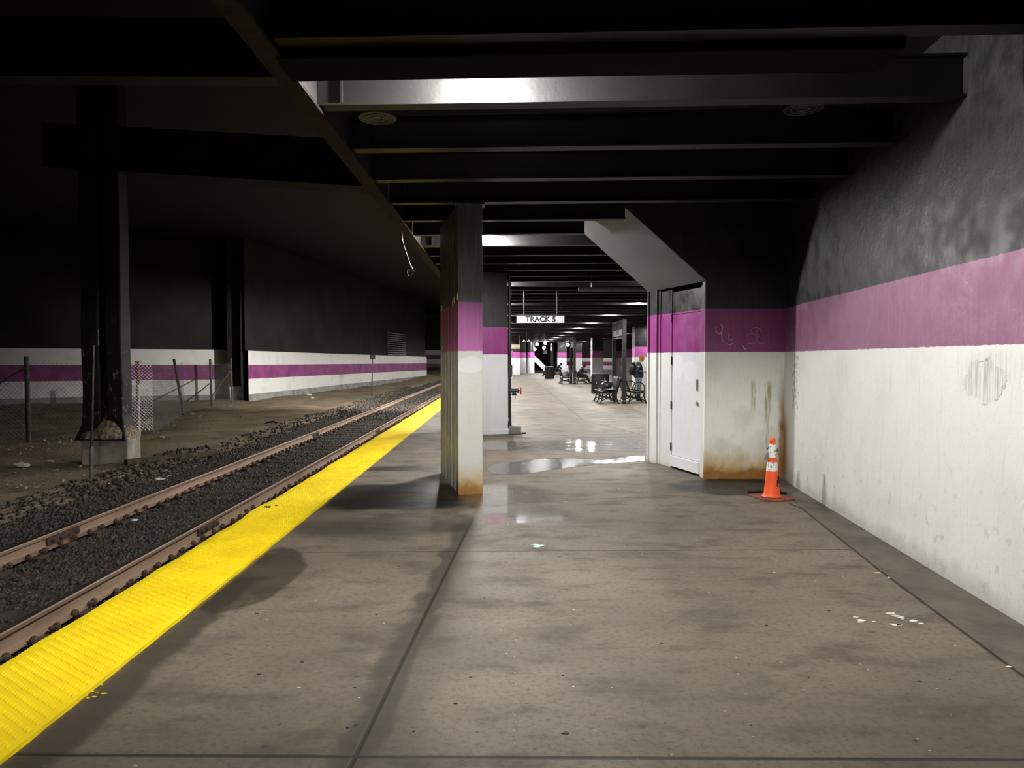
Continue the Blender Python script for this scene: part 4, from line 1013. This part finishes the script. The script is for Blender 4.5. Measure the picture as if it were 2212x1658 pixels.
# ------------------------------------------------------------ people
def skin(name, chains, mats, parent=None, sub=2, extra=None):
    vs, es, rr, idx = [], [], [], {}
    def vid(p):
        k = tuple(round(c, 3) for c in p[:3])
        if k not in idx: idx[k] = len(vs); vs.append(p[:3]); rr.append(p[3])
        return idx[k]
    for ch in chains:
        ids = [vid(p) for p in ch]; es += [(a, b) for a, b in zip(ids, ids[1:]) if a != b]
    me = bpy.data.meshes.new(name); me.from_pydata(vs, es, []); o = bpy.data.objects.new('tmp_skin', me); COL.objects.link(o)
    sk = o.modifiers.new('skin', 'SKIN'); sk.use_smooth_shade = True; sk.branch_smoothing = .4
    for i, r in enumerate(rr):
        d = me.skin_vertices[0].data[i]; d.radius = tuple(1.28 * q for q in r) if isinstance(r, tuple) else (1.28 * r, 1.28 * r); d.use_root = (i == 0)
    sb = o.modifiers.new('sub', 'SUBSURF'); sb.levels = sub; sb.render_levels = sub
    bpy.context.view_layer.update()
    m2 = bpy.data.meshes.new_from_object(o.evaluated_get(bpy.context.evaluated_depsgraph_get())); bpy.data.objects.remove(o)
    mb = MB(); mb.v = [tuple(v.co) for v in m2.vertices]; mb.f = [tuple(p.vertices) for p in m2.polygons]; mb.m = [0] * len(mb.f); bpy.data.meshes.remove(m2)
    if extra: extra(mb)
    return mb.build(name, mats, parent, smooth=70)
SK = simple('skin_light', (.52, .33, .25), .5); SK2 = simple('skin_dark', (.10, .058, .04), .5)
EYEM = simple('eye_dark', (.02, .015, .012), .3); LIP = simple('lip', (.36, .16, .14), .5)
def head(mb, c, yaw, pitch, s=1.0):
    # head facing local +X, then pitched forward; eyes, nose, mouth, ears
    Mx = Matrix.Rotation(yaw, 3, 'Z') @ Matrix.Rotation(pitch, 3, 'Y'); c = Vector(c); part = MB()
    part.ball((0, 0, 0), (.095, .074, .112), n=18, m=14)
    out = []
    for x, y_, z in part.v:
        if z < -.02: 
            f = (z + .02) / -.092; x = x * (1 - .12 * f) + .018 * f; y_ *= 1 - .32 * f
        if x > .06 and -.03 < z < .05: x -= .006
        out.append((x, y_, z))
    part.v = out
    part.add([(.088, -.012, -.022), (.088, .012, -.022), (.112, 0, -.026), (.086, -.006, .022), (.086, .006, .022), (.09, 0, -.034)], [(0,2,3),(2,1,4),(2,4,3),(0,5,2),(5,1,2)])
    for q in (-1, 1):
        part.ball((-.005, q*.074, -.005), (.022, .010, .032), n=8, m=6)
        part.ball((.082, q*.030, .006), (.010, .014, .009), mi=1, n=8, m=6)
    part.ball((.084, 0, -.058), (.008, .024, .007), mi=2, n=8, m=6)
    base = len(mb.v); mb.add([tuple(c + Mx @ (Vector(p) * s)) for p in part.v], part.f); mb.m[-len(part.m):] = part.m
def hand(mb, wrist, d, up, s=1.0, curl=.5):
    d = Vector(d).normalized(); up = Vector(up); up = (up - d * up.dot(d)).normalized(); sd = d.cross(up); w = Vector(wrist)
    n_ = 8
    pal = [w, w + d*.03*s, w + d*.07*s, w + d*.095*s]; 
    ring = MB(); 
    for i, (p, a, b) in enumerate(zip(pal, (.026, .034, .040, .036), (.018, .016, .014, .010))):
        ring.v += [tuple(p + sd * a * s * cos(2*pi*j/n_) + up * b * s * sin(2*pi*j/n_)) for j in range(n_)]
    ring.f = [(i*n_ + j, i*n_ + (j+1) % n_, (i+1)*n_ + (j+1) % n_, (i+1)*n_ + j) for i in range(3) for j in range(n_)] + [tuple(range(3*n_, 4*n_))]; ring.m = [0] * len(ring.f)
    mb.add(ring.v, ring.f)
    for k, (o_, l) in enumerate(((-.028, .066), (-.010, .076), (.009, .072), (.026, .056))):
        p = w + d*.088*s + sd*o_*s; pts = [p]; a = curl*.5
        for seg in (.45, .32, .23):
            p = p + (d*cos(a) - up*sin(a)) * l*seg*s; pts.append(p); a += curl
        mb.tube(pts, [.009*s, .0088*s, .008*s, .006*s], 6)
    p = w + d*.03*s - sd*.03*s
    mb.tube([p, p + (d*.6 - sd*.7 - up*.2).normalized()*.035*s, p + (d*.6 - sd*.7 - up*.2).normalized()*.035*s + (d*.95 - sd*.1 - up*.4).normalized()*.03*s], [.012*s, .010*s, .007*s], 6)
def lerp(a, b, t): return tuple(a[i] + (b[i] - a[i]) * t for i in range(3))
def person(loc, rz, label, J, jacket, trousers, shoes, skinm, hat=None, hair=None, hd=(0, 0), extra_parts=None):
    """J: joints in metres, facing +X: pelvis chest neck head, shL elL wrL, shR elR wrR, hipL knL anL toL (and R)"""
    t = thing('person', loc, label, 'person', rz=rz)
    P = J
    def w(k, r): return (*P[k], r)
    mid = lerp(P['pelvis'], P['chest'], .5)
    body = [[w('pelvis', (.095, .08)), (*mid, (.105, .085)), w('chest', (.13, .095)), w('neck', .056), (*lerp(P['neck'], P['head'], .5), .052)]]
    for s in 'LR':
        body.append([w('chest', (.13, .095)), w('sh' + s, .052), (*lerp(P['sh'+s], P['el'+s], .5), .045), w('el' + s, .038), (*lerp(P['el'+s], P['wr'+s], .4), .036), w('wr' + s, .024)])
        body.append([w('pelvis', (.095, .08)), w('hip' + s, .065), (*lerp(P['hip'+s], P['kn'+s], .5), .058), w('kn' + s, .048), (*lerp(P['kn'+s], P['an'+s], .35), .052), w('an' + s, .036), w('to' + s, .03)])
    def ex(mb):
        nk = Vector(P['neck']); hd_ = Vector(P['head'])
        for i, f in enumerate(mb.f):
            c_ = sum((Vector(mb.v[j]) for j in f), Vector()) / len(f)
            if min((c_ - hd_).length, (c_ - nk).length) > .13 and min((c_ - Vector(P['wr' + s])).length for s in 'LR') > .10: mb.m[i] = 3
        head(mb, P['head'], hd[0], hd[1])
        for s in 'LR':
            d = Vector(P['wr'+s]) - Vector(P['el'+s]); hand(mb, P['wr'+s], d, P.get('up' + s, (0, 0, 1)), 1.0, .55)
    skin('body', body, [skinm, EYEM, LIP, trousers], t, 2, ex)
    jk = [[(*lerp(P['pelvis'], P['chest'], -.30), (.165, .14)), (*lerp(P['pelvis'], P['chest'], .1), (.17, .14)), (*mid, (.165, .14)), w('chest', (.19, .145)), (*lerp(P['chest'], P['neck'], .75), .085), (*lerp(P['neck'], P['head'], .18), .072)]]
    for s in 'LR':
        jk.append([w('chest', (.19, .145)), w('sh' + s, .078), (*lerp(P['sh'+s], P['el'+s], .5), .068), w('el' + s, .060), (*lerp(P['el'+s], P['wr'+s], .5), .052), (*lerp(P['el'+s], P['wr'+s], .95), .042)])
    skin('jacket', jk, [jacket], t)
    tr = [[w('pelvis', (.15, .125)), (*lerp(P['pelvis'], P['chest'], .3), (.15, .12))]]
    for s in 'LR':
        tr.append([w('pelvis', (.15, .125)), w('hip' + s, .108), (*lerp(P['hip'+s], P['kn'+s], .5), .092), w('kn' + s, .075), (*lerp(P['kn'+s], P['an'+s], .5), .068), (*lerp(P['kn'+s], P['an'+s], .93), .062)])
    skin('trousers', tr, [trousers], t)
    for s in 'LR':
        a, b_ = Vector(P['an'+s]), Vector(P['to'+s]); d = (b_ - a); d.z = 0; d.normalize()
        sh = MB(); 
        pts = [(*(a - d*.05), .040), (*a, .052), (*lerp(a, b_, .5), .050), (*lerp(a, b_, .95), .046), (*(b_ + d*.04), .036)]
        zf = a.z - .085
        sh.tube([(p[0], p[1], zf + p[3]) for p in pts], [p[3] for p in pts], 12)
        sh.tube([(a.x, a.y, zf + .04), (a.x, a.y, zf + .13)], [.05, .055], 12)
        sh.build('shoe', [shoes], t, smooth=60)
    hc = Vector(P['head']); Mx = Matrix.Rotation(hd[0], 4, 'Z') @ Matrix.Rotation(hd[1], 4, 'Y')
    if hat:
        mb = MB().lathe([(.108, -.02), (.112, -.005), (.110, .03), (.100, .075), (.074, .112), (.038, .132), (.004, .138)], 20).lathe([(.113, -.025), (.117, -.02), (.117, .02), (.112, .025)], 20)
        mb.v = [tuple(hc + Mx.to_3x3() @ Vector((x*.98 - .008, y_*.86, z + .025))) for x, y_, z in mb.v]; mb.build('knit_cap', [hat], t, smooth=60)
    if hair:
        mb = MB().ball((0, 0, 0), (.105, .085, .115), n=16, m=10)
        mb.v = [tuple(hc + Mx.to_3x3() @ Vector((min(x, .06 + max(0, z) * .3) - .012, y_, z + .018 if z > -.06 else z * .7 + .0)) ) for x, y_, z in mb.v]; mb.build('hair', [hair], t, smooth=70)
    return t
NAVY = simple('navy_jacket_cloth', (.022, .030, .055), .6, 0, .4, .3, 8, .3, 30); TEAL = simple('grey_green_trouser_cloth', (.11, .165, .16), .8, 0, .3, .15, 8)
DARK = simple('dark_cloth', (.014, .014, .018), .7, 0, .3, .4, 8); SHOE = simple('black_shoe', (.015, .015, .016), .4); CAP = simple('mustard_orange_knit', (.48, .21, .03), .85, 0, .2, .2, 40, .5, 90)
J = dict(pelvis=(0, 0, .96), chest=(.0, 0, 1.30), neck=(.03, 0, 1.49), head=(.105, 0, 1.625),
         shL=(-.0, .19, 1.42), elL=(-.07, .24, 1.13), wrL=(.155, .13, 1.11), shR=(0, -.19, 1.42), elR=(-.07, -.25, 1.14), wrR=(.17, -.11, 1.13),
         hipL=(0, .09, .92), knL=(.03, .10, .50), anL=(-.02, .11, .087), toL=(.13, .13, .05), hipR=(0, -.09, .92), knR=(.02, -.10, .50), anR=(-.03, -.11, .087), toR=(.12, -.14, .05), upR=(0, 0, 1), upL=(0, 0, 1))
pm = fl(1379, 864.5)
man = person((pm.x, pm.y, 0), -.18, 'person in orange knit cap, navy jacket and grey-green trousers, standing looking down at a phone', J, NAVY, TEAL, SHOE, SK, CAP, None, (-.05, .55))
pt = MB().lathe([(.045, 0), (.045, .006), (.02, .008)], 14, (0, 0, 0), axis='Y'); pt.v = [(x - .0, -y_ - .285, z + 1.34) for x, y_, z in pt.v]
tag(pt.build('shoulder_patch', [M['sign_white']], man), 'round white patch on the sleeve')
Rm = Matrix.Rotation(-.18, 3, 'Z'); 
def wm(p): return Vector((pm.x, pm.y, 0)) + Rm @ Vector(p)
# phone in the hands
ph = wm((.275, -.065, 1.142)); o = MB().box((-.075, -.037, -.004), (.075, .037, .004)).build('phone', [M['ink']], bevel=.003, loc=ph); o.rotation_euler = (.0, -.32, -.18)
sc_ = MB().box((-.066, -.032, .0042), (.066, .032, .005)).build('screen', [simple('phone_screen', (.05, .06, .08), .1)], o)
tag(o, 'dark phone held by the standing person in the orange cap', 'phone')
# backpack
bpk = wm((-.115, 0, 1.27))
t = thing('backpack', bpk, 'black backpack on the back of the standing person', 'backpack', rz=-.18)
mb = MB().ball((-.10, 0, -.02), (.15, .17, .27), n=20, m=12); mb.v = [(min(x, .0), y_ * 1.0, z) for x, y_, z in mb.v]
mb.build('pack', [M['nylon']], t, smooth=70)
mb = MB().ball((-.20, 0, -.12), (.07, .12, .14), n=14, m=9); mb.build('front_pocket', [M['nylon']], t, smooth=70)
for s in (-1, 1):
    MB().tube([(-.02, s*.10, .20), (.08, s*.12, .24), (.22, s*.135, .14), (.27, s*.15, -.05), (.22, s*.17, -.18), (.0, s*.13, -.22)], .018, 6).build('shoulder_strap', [M['ink']], t, smooth=60)
MB().tube([(-.04, -.04, .23), (-.03, 0, .28), (-.04, .04, .23)], .01, 6).build('haul_loop', [M['ink']], t)
# seated figures
def seated(lean, arm, reach=.0):
    c, s_ = cos(lean), sin(lean); pv = Vector((.0, 0, .58))
    def up(h, x=0, y_=0): return (pv.x + h*s_ + x*c, y_, pv.z + h*c - x*s_)
    sh = up(.46); J = dict(pelvis=tuple(pv), chest=up(.34), neck=up(.53, .02), head=up(.66, .07))
    for q, n_ in ((1, 'L'), (-1, 'R')):
        J['sh'+n_] = up(.46, 0, q*.18); J['el'+n_] = (sh[0] + .10 + arm*.1, q*.22, sh[2] - .26); J['wr'+n_] = (sh[0] + .33, q*.10, sh[2] - .30 + .08)
        J['hip'+n_] = (.02, q*.10, .55); J['kn'+n_] = (.45, q*.13, .54); J['an'+n_] = (.45 + reach, q*.13, .087); J['to'+n_] = (.60 + reach, q*.15, .05); J['up'+n_] = (0, 0, 1)
    return J
b3 = BP[3]
p1 = person((b3.x + .16, b3.y + .45, 0), 0, 'person in dark clothes slouched on the middle bench beside the sign post', seated(.42, .6, .25), DARK, DARK, SHOE, SK2, None, simple('black_hair', (.01, .01, .01), .6), (0, .5))
b5 = BP[5]
p2 = person((b5.x + .16, b5.y + .3, 0), 0, 'person in dark clothes leaning forward on the farthest bench behind the cylindrical bin', seated(.62, .9, .05), DARK, DARK, SHOE, SK2, DARK, None, (0, .2))
